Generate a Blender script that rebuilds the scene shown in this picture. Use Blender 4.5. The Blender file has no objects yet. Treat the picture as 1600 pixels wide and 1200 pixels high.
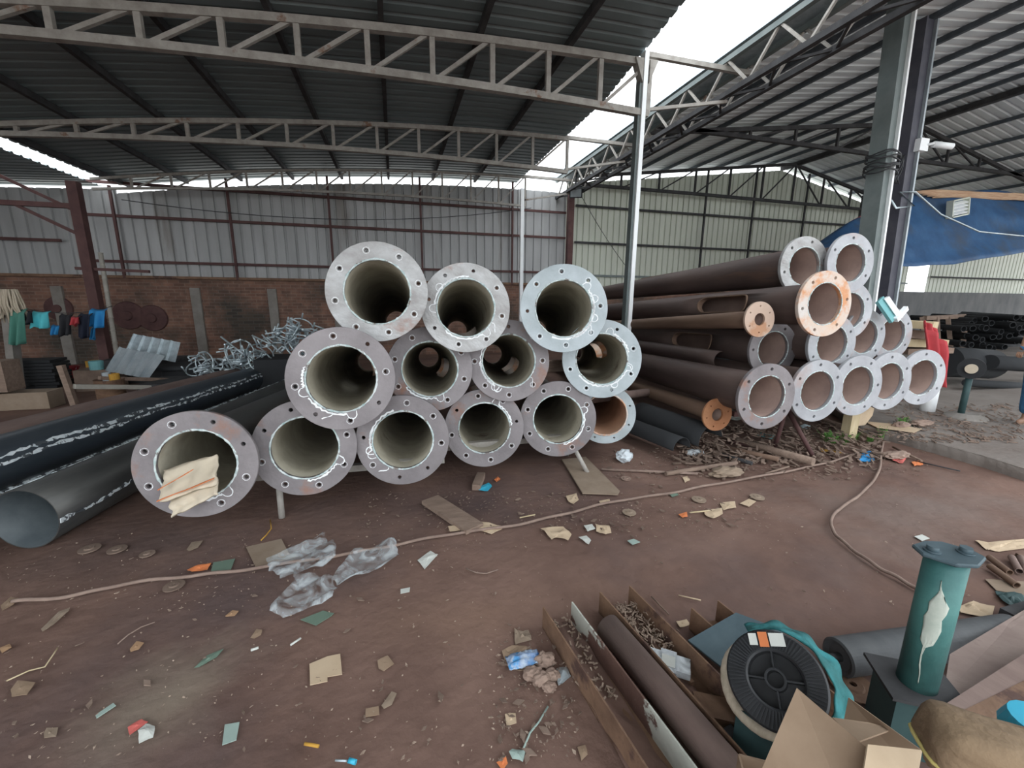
import bpy, bmesh, math, random
from mathutils import Vector, Matrix, noise
random.seed(7)
R_ = math.radians
SC = bpy.context.scene
COL = SC.collection

# ------------------------------------------------------------------ camera, sky, exposure
FPX = 650.0
YAW, PIT, ROL = R_(15.6), R_(11.7), R_(-0.5)
CAMP = Vector((0, 0, 1.6))
_f = Vector((math.sin(YAW)*math.cos(PIT), math.cos(YAW)*math.cos(PIT), -math.sin(PIT)))
_r = Vector((math.cos(YAW), -math.sin(YAW), 0))
_d = _f.cross(_r)
RX = _r*math.cos(ROL) + _d*math.sin(ROL)
RY = -_r*math.sin(ROL) + _d*math.cos(ROL)
cam_d = bpy.data.cameras.new('camera')
cam = bpy.data.objects.new('camera', cam_d); COL.objects.link(cam)
m = Matrix((RX, -RY, -_f)).transposed().to_4x4(); m.translation = CAMP
cam.matrix_world = m
cam_d.sensor_fit = 'HORIZONTAL'; cam_d.sensor_width = 36.0
cam_d.lens = 36.0*FPX/1600.0
cam_d.clip_start = 0.05; cam_d.clip_end = 300
SC.camera = cam

w = bpy.data.worlds.new('overcast_sky'); SC.world = w; w.use_nodes = True
bg = w.node_tree.nodes['Background']
bg.inputs[0].default_value = (0.92, 0.965, 1.0, 1); bg.inputs[1].default_value = 1.0
SC.view_settings.view_transform = 'Standard'; SC.view_settings.look = 'None'
SC.view_settings.gamma = 1.0; SC.view_settings.use_curve_mapping = False
SC.view_settings.exposure = 1.64
SC.cycles.max_bounces = 8; SC.cycles.diffuse_bounces = 5
SC.cycles.use_denoising = True

def ray(x, y): return RX*((x-800)/FPX) + RY*((y-600)/FPX) + _f
def PZ(x, y, z): return CAMP + ray(x, y)*z                       # point at camera depth z
def G(x, y, h=0.0): v = ray(x, y); return CAMP + v*((h-1.6)/v.z)   # point of the plane z=h
def PY(x, y, Y): v = ray(x, y); return CAMP + v*(Y/v.y)

# ------------------------------------------------------------------ materials
MATS = {}
def mat(name, c1, c2=None, scale=4.0, rough=.75, metal=0.0, bump=0.0, bscale=30.0, c3=None, s3=1.5, t3=.6, detail=6,
        stretch=(1, 1, 1), rnd=0.0, w3=.06, spec=.4, coat=0):
    if name in MATS: return MATS[name]
    M = bpy.data.materials.new(name); M.use_nodes = True; MATS[name] = M
    nt = M.node_tree; N = nt.nodes; L = nt.links; b = N['Principled BSDF']
    b.inputs['Roughness'].default_value = rough; b.inputs['Metallic'].default_value = metal
    b.inputs['Specular IOR Level'].default_value = spec
    tc = N.new('ShaderNodeTexCoord'); mp = N.new('ShaderNodeMapping'); mp.inputs['Scale'].default_value = stretch
    oi = N.new('ShaderNodeObjectInfo'); ad = N.new('ShaderNodeVectorMath'); ad.operation = 'ADD'
    sc_ = N.new('ShaderNodeMath'); sc_.operation = 'MULTIPLY'; sc_.inputs[1].default_value = 37.0
    L.new(oi.outputs['Random'], sc_.inputs[0])
    L.new(tc.outputs['Object'], ad.inputs[0]); L.new(sc_.outputs[0], ad.inputs[1]); L.new(ad.outputs[0], mp.inputs[0])
    n = N.new('ShaderNodeTexNoise'); n.inputs['Scale'].default_value = scale; n.inputs['Detail'].default_value = detail
    n.inputs['Roughness'].default_value = .62
    L.new(mp.outputs[0], n.inputs['Vector'])
    r = N.new('ShaderNodeValToRGB'); c2 = c2 or c1
    r.color_ramp.elements[0].position = .32; r.color_ramp.elements[0].color = (*c1, 1)
    r.color_ramp.elements[1].position = .68; r.color_ramp.elements[1].color = (*c2, 1)
    L.new(n.outputs['Fac'], r.inputs[0]); out = r.outputs[0]
    if c3:
        n3 = N.new('ShaderNodeTexNoise'); n3.inputs['Scale'].default_value = s3; n3.inputs['Detail'].default_value = 8
        n3.inputs['Roughness'].default_value = .65
        L.new(mp.outputs[0], n3.inputs['Vector'])
        r3 = N.new('ShaderNodeValToRGB'); r3.color_ramp.elements[0].position = t3; r3.color_ramp.elements[1].position = t3+w3
        L.new(n3.outputs['Fac'], r3.inputs[0])
        mx = N.new('ShaderNodeMix'); mx.data_type = 'RGBA'
        L.new(r3.outputs[0], mx.inputs[0]); L.new(out, mx.inputs[6]); mx.inputs[7].default_value = (*c3, 1)
        out = mx.outputs[2]
    if rnd:
        hs = N.new('ShaderNodeHueSaturation')
        mr = N.new('ShaderNodeMapRange'); mr.inputs[3].default_value = 1-rnd; mr.inputs[4].default_value = 1+rnd
        L.new(oi.outputs['Random'], mr.inputs[0]); L.new(mr.outputs[0], hs.inputs['Value']); L.new(out, hs.inputs['Color']); out = hs.outputs[0]
    L.new(out, b.inputs['Base Color'])
    if bump:
        nb = N.new('ShaderNodeTexNoise'); nb.inputs['Scale'].default_value = bscale; nb.inputs['Detail'].default_value = 5
        L.new(mp.outputs[0], nb.inputs['Vector'])
        bp = N.new('ShaderNodeBump'); bp.inputs['Strength'].default_value = bump; bp.inputs['Distance'].default_value = .02
        L.new(nb.outputs['Fac'], bp.inputs['Height']); L.new(bp.outputs[0], b.inputs['Normal'])
    return M

def brick_mat():
    M = mat('brick', (.15, .085, .065), (.24, .145, .11), scale=3, rough=.95, bump=.3, bscale=12, c3=(.075, .062, .052), s3=.6, t3=.47, w3=.15)
    nt = M.node_tree; N = nt.nodes; L = nt.links; b = N['Principled BSDF']
    src = b.inputs['Base Color'].links[0].from_socket
    tc = N.new('ShaderNodeTexCoord'); mp = N.new('ShaderNodeMapping'); mp.inputs['Rotation'].default_value = (R_(90), 0, 0)
    L.new(tc.outputs['Object'], mp.inputs[0])
    bt = N.new('ShaderNodeTexBrick'); L.new(mp.outputs[0], bt.inputs['Vector'])
    bt.inputs['Scale'].default_value = 1; bt.inputs['Brick Width'].default_value = .23; bt.inputs['Row Height'].default_value = .075
    bt.inputs['Mortar Size'].default_value = .009; bt.inputs['Mortar Smooth'].default_value = .4
    bt.inputs['Color1'].default_value = (.75, .75, .75, 1); bt.inputs['Color2'].default_value = (1.35, 1.2, 1.1, 1)
    bt.inputs['Mortar'].default_value = (1.3, 1.5, 1.6, 1)
    mx = N.new('ShaderNodeMix'); mx.data_type = 'RGBA'; mx.blend_type = 'MULTIPLY'; mx.inputs[0].default_value = .8
    L.new(src, mx.inputs[6]); L.new(bt.outputs[0], mx.inputs[7]); L.new(mx.outputs[2], b.inputs['Base Color'])
    return M
def plastic_film(name, col, alpha=.45):
    M = bpy.data.materials.new(name); M.use_nodes = True; nt = M.node_tree; N = nt.nodes; L = nt.links
    b = N['Principled BSDF']; b.inputs['Base Color'].default_value = (*col, 1); b.inputs['Roughness'].default_value = .25
    b.inputs['Specular IOR Level'].default_value = .8
    t = N.new('ShaderNodeBsdfTransparent'); mx = N.new('ShaderNodeMixShader')
    tc = N.new('ShaderNodeTexCoord'); n = N.new('ShaderNodeTexNoise'); n.inputs['Scale'].default_value = 9; n.inputs['Detail'].default_value = 8
    n.inputs['Distortion'].default_value = 1.5
    L.new(tc.outputs['Object'], n.inputs['Vector'])
    mr = N.new('ShaderNodeMapRange'); mr.inputs[1].default_value = .3; mr.inputs[2].default_value = .7
    mr.inputs[3].default_value = alpha-.3; mr.inputs[4].default_value = alpha+.4
    L.new(n.outputs['Fac'], mr.inputs[0]); L.new(mr.outputs[0], mx.inputs[0])
    L.new(t.outputs[0], mx.inputs[1]); L.new(b.outputs[0], mx.inputs[2]); L.new(mx.outputs[0], N['Material Output'].inputs[0])
    return M

M_dirt = mat('dirt', (.128, .078, .063), (.225, .142, .114), scale=1.3, rough=.97, bump=.5, bscale=14, c3=(.115, .082, .078), s3=.45, t3=.52, w3=.2, detail=10, spec=.2)
M_slab = mat('worn_concrete', (.17, .145, .13), (.27, .24, .215), scale=2, rough=.95, bump=.5, bscale=18, c3=(.13, .10, .085), s3=1, t3=.5, w3=.2)
M_yard = mat('yard_gravel', (.42, .40, .37), (.52, .50, .46), scale=3, rough=1)
M_brick = brick_mat()
M_plaster = mat('cement_pier', (.20, .18, .16), (.28, .26, .24), scale=4, rough=.95)
M_concwall = mat('sooty_concrete', (.12, .125, .13), (.2, .2, .2), scale=2, rough=.95, stretch=(1, 1, .4))
M_sheetW = mat('grey_wall_sheet', (.33, .335, .335), (.45, .455, .46), scale=1.2, rough=.5, stretch=(2, 1, .25), c3=(.25, .235, .22), s3=.7, t3=.55, w3=.1)
M_sheetC = mat('cream_wall_sheet', (.55, .58, .50), (.64, .67, .58), scale=1.2, rough=.5, stretch=(2, 1, .25))
M_roofL = mat('dark_roof_sheet', (.14, .18, .19), (.20, .25, .26), scale=1.2, rough=.45, stretch=(.4, 1.5, 1))
M_roofR = mat('pale_roof_sheet', (.70, .77, .80), (.80, .86, .88), scale=1.2, rough=.45, stretch=(.4, 1.5, 1))
M_truss = mat('dusty_steel', (.27, .25, .225), (.42, .40, .37), scale=8, rough=.8, c3=(.22, .13, .09), s3=3, t3=.62)
M_dark = mat('dark_steel', (.04, .04, .042), (.075, .075, .078), scale=5, rough=.85, spec=.2)
M_purR = mat('slate_purlin', (.07, .085, .10), (.11, .13, .15), scale=5, rough=.7)
M_redsteel = mat('oxide_red_steel', (.075, .035, .035), (.12, .06, .055), scale=5, rough=.75)
M_white = mat('white_paint_and_daylit_edge', (.88, .91, .92), (.94, .96, .97), scale=5, rough=.5)  # white paint; on the grey-green column's edge it stands for daylight
M_colgreen = mat('grey_green_paint', (.13, .16, .16), (.19, .22, .215), scale=4, rough=.6)
M_colpurple = mat('slate_paint', (.055, .055, .075), (.09, .09, .11), scale=4, rough=.6)
M_flG = mat('mill_steel_flange', (.185, .168, .175), (.285, .262, .27), scale=3.5, rough=.55, metal=.15, bump=.15, bscale=40, c3=(.30, .15, .10), s3=2.0, t3=.565, w3=.12, rnd=.07)
M_flW = mat('ground_steel_flange', (.31, .30, .295), (.50, .51, .515), scale=6, rough=.5, metal=.15, bump=.25, bscale=30, c3=(.34, .25, .22), s3=2.4, t3=.6, w3=.08, stretch=(1, 1, 1.7), rnd=.05)
M_flB = mat('pale_blue_flange', (.33, .38, .40), (.48, .54, .57), scale=4, rough=.5, metal=.1, bump=.1, c3=(.42, .36, .36), s3=1.8, t3=.6, w3=.1, rnd=.05)
M_flR = mat('right_pile_flange', (.32, .325, .35), (.46, .475, .50), scale=4, rough=.5, metal=.1, bump=.1, c3=(.42, .33, .31), s3=2.2, t3=.55, w3=.12, rnd=.06)
M_flO = mat('orange_rust_flange', (.60, .58, .56), (.66, .48, .36), scale=3.0, rough=.6, metal=.05, bump=.15, c3=(.62, .30, .15), s3=3.5, t3=.5, w3=.1)
M_flRust = mat('deep_rust_flange', (.36, .15, .07), (.50, .25, .13), scale=5, rough=.85, bump=.2, c3=(.3, .12, .07), s3=2, t3=.6)
M_flPale = mat('dusty_rust_flange', (.48, .34, .26), (.55, .42, .34), scale=4, rough=.8, c3=(.45, .25, .15), s3=3, t3=.55)
M_pOut = mat('black_pipe_steel', (.05, .052, .055), (.10, .10, .095), scale=2.5, rough=.42, metal=.35, bump=.08, stretch=(2, .35, 2), c3=(.14, .12, .10), s3=1.2, t3=.6, w3=.15)
M_pBlue = mat('blued_pipe_steel', (.04, .055, .075), (.085, .10, .115), scale=2, rough=.35, metal=.4, stretch=(2, .3, 2), bump=.06)
M_pIn = mat('olive_pipe_inside', (.27, .25, .195), (.43, .40, .32), scale=4, rough=.8, stretch=(1, 1, 1), bump=.15, bscale=20, c3=(.12, .085, .065), s3=2, t3=.62, w3=.12)
M_pDk = mat('dark_tube_inside', (.06, .075, .085), (.11, .13, .14), scale=4, rough=.6)
M_pInR = mat('rust_pipe_inside', (.22, .15, .13), (.34, .24, .20), scale=3, rough=.85, bump=.1)
M_pOutR = mat('brown_pipe_steel', (.065, .045, .042), (.13, .09, .078), scale=2.2, rough=.6, metal=.15, stretch=(2, .35, 2), bump=.08, c3=(.17, .10, .07), s3=1.2, t3=.62, w3=.12)
M_pRust = mat('rusty_small_pipe', (.14, .085, .06), (.23, .15, .105), scale=3, rough=.8, stretch=(2, .3, 2))
M_pOr = mat('orange_pipe_inside', (.30, .17, .11), (.42, .25, .16), scale=4, rough=.85)
M_chalk = mat('white_chalk', (.80, .84, .86), (.92, .94, .95), scale=20, rough=.9)
M_weld = mat('weld_bead', (.30, .42, .42), (.75, .80, .80), scale=25, rough=.7, c3=(.2, .17, .15), s3=12, t3=.56)
M_seam = mat('seam_spatter', (.55, .62, .66), (.85, .9, .92), scale=30, rough=.8, c3=(.07, .08, .09), s3=14, t3=.5, w3=.04)
M_teal = mat('sea_green_paint', (.035, .12, .12), (.07, .20, .185), scale=5, rough=.55, c3=(.05, .09, .09), s3=2, t3=.55, w3=.2, bump=.15)
M_tealdark = mat('dirty_green_steel', (.02, .05, .055), (.045, .09, .09), scale=4, rough=.6)
M_platebl = mat('slate_blue_plate', (.045, .075, .09), (.08, .12, .14), scale=6, rough=.6)
M_rust = mat('rusted_channel', (.13, .075, .05), (.25, .15, .095), scale=6, rough=.85, bump=.35, bscale=25, c3=(.09, .05, .04), s3=3, t3=.55)
M_rustpaint = mat('peeling_white_on_rust', (.10, .055, .045), (.16, .09, .07), scale=6, rough=.8, bump=.3, c3=(.46, .47, .42), s3=2.2, t3=.49, w3=.02)
M_brownpipe = mat('brown_scaffold_pipe', (.17, .115, .10), (.25, .18, .155), scale=4, rough=.75, stretch=(2, .5, 2), bump=.1)
M_card = mat('cardboard', (.26, .18, .12), (.34, .245, .17), scale=6, rough=.9, c3=(.26, .18, .13), s3=2, t3=.62)
M_card2 = mat('pale_cardboard', (.50, .38, .26), (.60, .47, .33), scale=6, rough=.9)
M_carddirty = mat('muddy_cardboard', (.24, .18, .13), (.32, .25, .19), scale=5, rough=.95)
M_blackpl = mat('black_plastic', (.012, .013, .015), (.03, .032, .036), scale=10, rough=.38)
M_tealcloth = mat('teal_cloth', (.025, .12, .12), (.04, .24, .26), scale=9, rough=.8, bump=.5)
M_khaki = mat('khaki_canvas', (.19, .13, .08), (.27, .19, .115), scale=5, rough=.9, bump=.4, c3=(.18, .12, .07), s3=3, t3=.6)
M_yellow = mat('yellow_edge', (.5, .42, .12), (.6, .5, .2), rough=.8)
M_rubber = mat('grey_black_roller', (.055, .06, .065), (.10, .105, .11), scale=5, rough=.6, stretch=(1, .4, 1), bump=.1)
M_rope = mat('dusty_hose', (.20, .14, .115), (.30, .22, .18), scale=10, rough=.9)
M_tarp = mat('blue_tarp', (.02, .07, .17), (.04, .12, .26), scale=3, rough=.6, bump=.4, bscale=5, c3=(.06, .075, .10), s3=.8, t3=.5, w3=.2)
M_straw = mat('split_bamboo', (.42, .25, .15), (.60, .42, .28), scale=8, rough=.8, stretch=(.3, 4, 4))
M_wood = mat('raw_wood', (.50, .40, .24), (.60, .50, .33), scale=6, rough=.85, stretch=(4, 4, .6))
M_oldwood = mat('old_wood', (.20, .14, .11), (.30, .22, .17), scale=5, rough=.9, stretch=(1, 4, 4), bump=.3)
M_bamboo = mat('grey_bamboo', (.34, .32, .28), (.46, .44, .39), scale=6, rough=.8)
M_galv = mat('galvanised_steel', (.42, .50, .54), (.62, .70, .74), scale=12, rough=.4, metal=.5)
M_sheetg = mat('galvanised_sheet', (.30, .35, .38), (.44, .48, .50), scale=4, rough=.45, metal=.3)
M_film = plastic_film('clear_film', (.72, .80, .84), .26)
M_clear = plastic_film('clear_plastic', (.80, .86, .90), .5)
M_leaf = mat('green_leaf', (.08, .22, .04), (.16, .34, .08), scale=6, rough=.7)
M_grit = mat('pale_grit', (.24, .17, .13), (.42, .33, .26), scale=30, rough=.95)
M_debris = mat('brown_debris', (.13, .09, .07), (.26, .19, .15), scale=3, rough=.95)
M_skin = mat('skin', (.30, .17, .11), (.36, .21, .14), rough=.6)
M_jeans = mat('blue_jeans', (.03, .11, .22), (.05, .17, .32), scale=20, rough=.9)
M_shirt = mat('dark_shirt', (.03, .035, .05), (.05, .055, .07), rough=.9)
def flat(name, c, rough=.8, **k): return mat(name, tuple(x*.88 for x in c), c, scale=9, rough=rough, **k)
M_red = flat('red_cloth', (.50, .06, .07)); M_redpl = flat('red_plastic', (.32, .03, .04), .5)
M_cyan = flat('cyan_cloth', (.10, .55, .62)); M_blue = flat('blue_cloth', (.03, .25, .55)); M_green = flat('green_cloth', (.08, .24, .19))
M_navy = flat('navy_cloth', (.015, .02, .04)); M_blackcl = flat('black_cloth', (.02, .02, .025))
M_strawcl = mat('straw_bundle', (.42, .36, .27), (.58, .50, .40), scale=10, rough=.95, stretch=(6, 6, .5))
M_paper = flat('white_paper', (.62, .64, .60)); M_mint = flat('mint_card', (.34, .44, .40)); M_orange = flat('orange_plastic', (.70, .22, .08))
M_cream = flat('cream_sack', (.62, .54, .42)); M_pink = flat('red_packet', (.6, .14, .12)); M_tealpl = flat('teal_strip', (.18, .42, .44))
M_greencard = flat('green_card', (.15, .22, .17)); M_cyanpl = flat('cyan_plastic', (.05, .45, .65), .4); M_tan = flat('tan_leaf', (.42, .26, .15))
M_black = flat('black_hole', (.012, .012, .014)); M_char = flat('charcoal', (.03, .032, .035), .9); M_stone = mat('stone', (.22, .15, .12), (.34, .25, .2), scale=5, rough=.95, bump=.4)
M_amber = flat('amber_box', (.55, .30, .05)); M_glass = flat('lamp_glass', (.35, .4, .42), .2); M_lens = flat('lens', (.02, .02, .02), .1)

# ------------------------------------------------------------------ mesh helpers
class MB:
    def __init__(s): s.v = []; s.f = []; s.sm = []; s.mi = []
    def add(s, vs, fs, sm=False, mi=0):
        o = len(s.v); s.v += [Vector(p) for p in vs]
        for f in fs: s.f.append([i+o for i in f]); s.sm.append(sm); s.mi.append(mi)
        return s
    def box(s, c, sz, rot=None, mi=0):
        c = Vector(c); h = Vector(sz)/2; P = []
        for x in (-1, 1):
            for y in (-1, 1):
                for z in (-1, 1):
                    p = Vector((x*h.x, y*h.y, z*h.z)); P.append(c + (rot @ p if rot else p))
        return s.add(P, [(0, 1, 3, 2), (4, 6, 7, 5), (0, 4, 5, 1), (2, 3, 7, 6), (0, 2, 6, 4), (1, 5, 7, 3)], mi=mi)
    def beam(s, a, b, w, h, up=(0, 0, 1), mi=0):
        a = Vector(a); b = Vector(b); d = (b-a).normalized(); u = Vector(up)
        x = d.cross(u)
        if x.length < 1e-4: x = d.cross(Vector((0, 1, 0)))
        x.normalize(); u = x.cross(d)
        P = [q + x*(i*w/2) + u*(j*h/2) for q in (a, b) for i, j in ((-1, -1), (1, -1), (1, 1), (-1, 1))]
        return s.add(P, [(0, 1, 2, 3), (7, 6, 5, 4), (0, 4, 5, 1), (1, 5, 6, 2), (2, 6, 7, 3), (3, 7, 4, 0)], mi=mi)
    def tube(s, pts, r, n=10, cap=True, closed=False, mi=0, jit=0):
        pts = [Vector(p) for p in pts]; k = len(pts); rs = r if isinstance(r, (list, tuple)) else [r]*k
        P = []; ref = None
        for i, p in enumerate(pts):
            if closed: t = pts[(i+1) % k]-pts[i-1]
            else: t = pts[min(i+1, k-1)]-pts[max(i-1, 0)]
            t.normalize()
            if ref is None: ref = Vector((0, 0, 1)) if abs(t.z) < .9 else Vector((1, 0, 0))
            x = t.cross(ref); x.normalize(); y = x.cross(t); ref = y
            for j in range(n):
                a = 2*math.pi*j/n; q = rs[i]*(1+random.uniform(-jit, jit)); P.append(p + x*(math.cos(a)*q) + y*(math.sin(a)*q))
        F = []
        for i in range(k if closed else k-1):
            for j in range(n):
                a = i*n+j; b_ = i*n+(j+1) % n; c = ((i+1) % k)*n+(j+1) % n; d = ((i+1) % k)*n+j
                F.append((a, d, c, b_))
        s.add(P, F, True, mi)
        if cap and not closed: o = len(s.v)-k*n; s.f.append([o+j for j in range(n)]); s.sm.append(False); s.mi.append(mi); s.f.append([o+(k-1)*n+j for j in reversed(range(n))]); s.sm.append(False); s.mi.append(mi)
        return s
    def cyl(s, a, b, r, n=20, r2=None, mi=0): return s.tube([a, b], [r, r if r2 is None else r2], n, mi=mi)
    def lathe(s, c, axis, prof, n=32, mi=0, closed=False):   # prof: (radius, along axis)
        c = Vector(c); ax = Vector(axis).normalized(); ref = Vector((0, 0, 1)) if abs(ax.z) < .9 else Vector((1, 0, 0))
        x = ax.cross(ref).normalized(); y = x.cross(ax); P = []
        for r, t in prof:
            for j in range(n):
                a = 2*math.pi*j/n; P.append(c + ax*t + x*(r*math.cos(a)) + y*(r*math.sin(a)))
        k = len(prof); F = []
        for i in range(k if closed else k-1):
            for j in range(n): F.append((i*n+j, i*n+(j+1) % n, ((i+1) % k)*n+(j+1) % n, ((i+1) % k)*n+j))
        return s.add(P, F, False, mi)
    def prism(s, poly, t, mi=0):                        # polygon extruded by vector t
        poly = [Vector(p) for p in poly]; t = Vector(t); n = len(poly)
        F = [list(range(n))[::-1], [n+i for i in range(n)]] + [(i, (i+1) % n, n+(i+1) % n, n+i) for i in range(n)]
        return s.add(poly + [p+t for p in poly], F, mi=mi)
    def grid(s, fn, nu, nv, th=0.0, sm=True, mi=0):
        P = [Vector(fn(i/nu, j/nv)) for i in range(nu+1) for j in range(nv+1)]
        F = [(i*(nv+1)+j, (i+1)*(nv+1)+j, (i+1)*(nv+1)+j+1, i*(nv+1)+j+1) for i in range(nu) for j in range(nv)]
        return s.add(P, F, sm, mi)
    def mesh(s, name, org=Vector((0, 0, 0))):
        me = bpy.data.meshes.new(name); me.from_pydata([p-org for p in s.v], [], s.f)
        me.polygons.foreach_set('use_smooth', s.sm); me.polygons.foreach_set('material_index', s.mi)
        me.update(); return me

def link(name, me, mats, parent=None):
    if not isinstance(mats, (list, tuple)): mats = [mats]
    if not me.materials:
        for m_ in mats: me.materials.append(m_)
    o = bpy.data.objects.new(name, me); COL.objects.link(o)
    if parent: o.parent = parent
    return o
def fixn(me):
    b = bmesh.new(); b.from_mesh(me); bmesh.ops.recalc_face_normals(b, faces=b.faces); b.to_mesh(me); b.free()
def thing(name, label, cat, loc=(0, 0, 0), group=None, rot=None):
    o = bpy.data.objects.new(name, None); COL.objects.link(o); o.location = loc; o.empty_display_size = .1
    if rot is not None: o.rotation_mode = 'QUATERNION'; o.rotation_quaternion = rot
    o['label'] = label; o['category'] = cat
    if group: o['group'] = group
    return o
def part(name, mb, m_, parent, org=None, label=None, solid=0):      # vertices given in world space minus the thing's place
    me = mb.mesh(name, Vector(org) if org is not None else parent.location); fixn(me)
    o = link(name, me, m_, parent)
    if label: o['label'] = label
    if solid: s_ = o.modifiers.new('thick', 'SOLIDIFY'); s_.thickness = solid; s_.offset = 0
    return o
def single(name, mb, m_, label, cat, group=None, solid=0, kind=None):
    lo = Vector([min(p[i] for p in mb.v) for i in range(3)]); hi = Vector([max(p[i] for p in mb.v) for i in range(3)])
    org = Vector(((lo.x+hi.x)/2, (lo.y+hi.y)/2, lo.z)); me = mb.mesh(name, org)
    if not solid: fixn(me)
    o = link(name, me, m_); o.location = org
    o['label'] = label; o['category'] = cat
    if group: o['group'] = group
    if kind: o['kind'] = kind
    if solid: s_ = o.modifiers.new('thick', 'SOLIDIFY'); s_.thickness = solid; s_.offset = 0
    return o
def struct(name, mb, m_, label=None, parent=None, smooth=False):
    me = mb.mesh(name); fixn(me); o = link(name, me, m_, parent)
    if not parent: o['kind'] = 'structure'
    if label: o['label'] = label
    return o
def applied(ob):                                       # evaluated copy of a temporary object's mesh
    COL.objects.link(ob); dg = bpy.context.evaluated_depsgraph_get(); dg.update()
    me = bpy.data.meshes.new_from_object(ob.evaluated_get(dg)); COL.objects.unlink(ob); return me

# ------------------------------------------------------------------ the setting
mb = MB()
def fl(u, v):
    x = -16+u*46; y = -6+v*20
    return (x, y, .012*noise.noise(Vector((x*.7, y*.7, 0))))
mb.add([(-60, -60, -.04), (80, -60, -.04), (80, 60, -.04), (-60, 60, -.04)], [(0, 1, 2, 3)])
struct('ground_outside', mb, M_yard, 'pale open ground beyond the shed')
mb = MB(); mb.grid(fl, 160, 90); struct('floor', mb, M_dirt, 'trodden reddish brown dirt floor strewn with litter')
# raised slab on the right with its crumbled kerb
E0 = [G(1338, 676), G(1395, 690), G(1450, 705), G(1530, 728), G(1602, 752)]
back = [Vector((13, .3, 0)), Vector((24, 2, 0)), Vector((24, 11.6, 0)), Vector((9, 11.6, 0)), Vector((7.2, 6.2, 0)), Vector((5.9, 4.2, 0))]
poly = [Vector((p.x, p.y, -.02)) for p in E0] + [Vector((p.x, p.y, -.02)) for p in back]
mb = MB(); mb.prism(poly, (0, 0, .13)); kb = struct('trim_1', mb, M_slab, 'raised concrete slab edge at the right')
mb = MB(); seg = 60; P = []
def edge_pt(u):
    k = u*(len(E0)-1); i = min(int(k), len(E0)-2); return E0[i].lerp(E0[i+1], k-i)
for i in range(seg+1):
    e = edge_pt(i/seg); n_ = noise.noise(Vector((i*.35, 0, 0))); n2 = noise.noise(Vector((i*.6, 7, 0)))
    out = Vector((-.45, -.9, 0)).normalized()
    P += [Vector((e.x, e.y, -.02))+out*(.045+.03*n_), Vector((e.x, e.y, .05))+out*(.035+.025*n2), Vector((e.x, e.y, .102+.008*n2))+out*(.012+.02*n_), Vector((e.x, e.y, .114))-out*.05, Vector((e.x, e.y, -.02))-out*.05]
mb.add(P, [(5*i+j, 5*i+j+1, 5*i+6+j, 5*i+5+j) for i in range(seg) for j in range(4)]+[(0, 1, 2, 3, 4), tuple(5*seg+j for j in range(5))], True)
struct('trim_3', mb, M_slab, 'crumbled kerb face along the raised slab')

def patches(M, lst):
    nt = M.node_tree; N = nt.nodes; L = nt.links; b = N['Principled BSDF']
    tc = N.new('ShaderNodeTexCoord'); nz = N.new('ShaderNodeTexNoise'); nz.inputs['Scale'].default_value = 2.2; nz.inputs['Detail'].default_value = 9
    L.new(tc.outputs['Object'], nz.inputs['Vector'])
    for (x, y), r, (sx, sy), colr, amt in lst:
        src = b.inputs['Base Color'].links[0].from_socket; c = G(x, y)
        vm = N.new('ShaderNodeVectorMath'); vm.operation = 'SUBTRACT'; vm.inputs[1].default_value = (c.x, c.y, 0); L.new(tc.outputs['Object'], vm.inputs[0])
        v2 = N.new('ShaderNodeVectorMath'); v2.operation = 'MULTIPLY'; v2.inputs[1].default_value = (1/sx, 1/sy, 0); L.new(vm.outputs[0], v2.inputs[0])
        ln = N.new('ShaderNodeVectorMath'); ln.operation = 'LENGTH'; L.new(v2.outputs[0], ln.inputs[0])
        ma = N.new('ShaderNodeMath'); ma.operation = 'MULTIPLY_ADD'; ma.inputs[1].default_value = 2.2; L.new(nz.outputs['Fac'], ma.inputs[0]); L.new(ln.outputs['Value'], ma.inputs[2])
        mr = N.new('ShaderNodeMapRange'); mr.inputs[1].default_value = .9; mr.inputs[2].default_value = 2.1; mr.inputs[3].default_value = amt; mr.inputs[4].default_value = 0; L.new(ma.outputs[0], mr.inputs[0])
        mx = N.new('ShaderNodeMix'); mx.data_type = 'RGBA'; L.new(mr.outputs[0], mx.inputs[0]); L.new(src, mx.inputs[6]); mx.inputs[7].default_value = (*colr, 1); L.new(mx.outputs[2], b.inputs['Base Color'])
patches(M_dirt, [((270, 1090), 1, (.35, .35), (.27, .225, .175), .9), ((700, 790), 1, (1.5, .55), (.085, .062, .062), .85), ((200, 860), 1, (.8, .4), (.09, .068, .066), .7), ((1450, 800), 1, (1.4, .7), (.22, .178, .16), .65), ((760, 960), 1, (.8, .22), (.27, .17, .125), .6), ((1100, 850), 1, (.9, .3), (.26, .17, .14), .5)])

# roofs ---------------------------------------------------------------
def zL(x): return 4.82-.0078*(x-4)**2
def zR(x): return 5.05+(x-4.8)*.128 if x < 12.6 else 6.05-(x-12.6)*.2
def zW(x): return 4.0-.05*(-6.3-x)
def sheet_roof(name, x0, x1, y0, y1, zf, m_, nx, label, pitch=.2):
    prof = []; y = y0
    while y < y1:
        for dy, dz in ((0, 0), (pitch*.62, 0), (pitch*.72, .028), (pitch*.9, .028)): prof.append((y+dy, dz))
        y += pitch
    n = len(prof); P = []; F = []
    for i in range(nx+1):
        for yy, dz in prof:
            x = x0+((x1(yy) if callable(x1) else x1)-x0)*i/nx; P.append((x, yy, zf(x)+dz))
    for i in range(nx):
        for j in range(n-1): F.append((i*n+j, (i+1)*n+j, (i+1)*n+j+1, i*n+j+1))
    mb = MB(); mb.add(P, F); o = struct(name, mb, m_, label); return o
YF = -1.6; YR = 1.2
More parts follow.
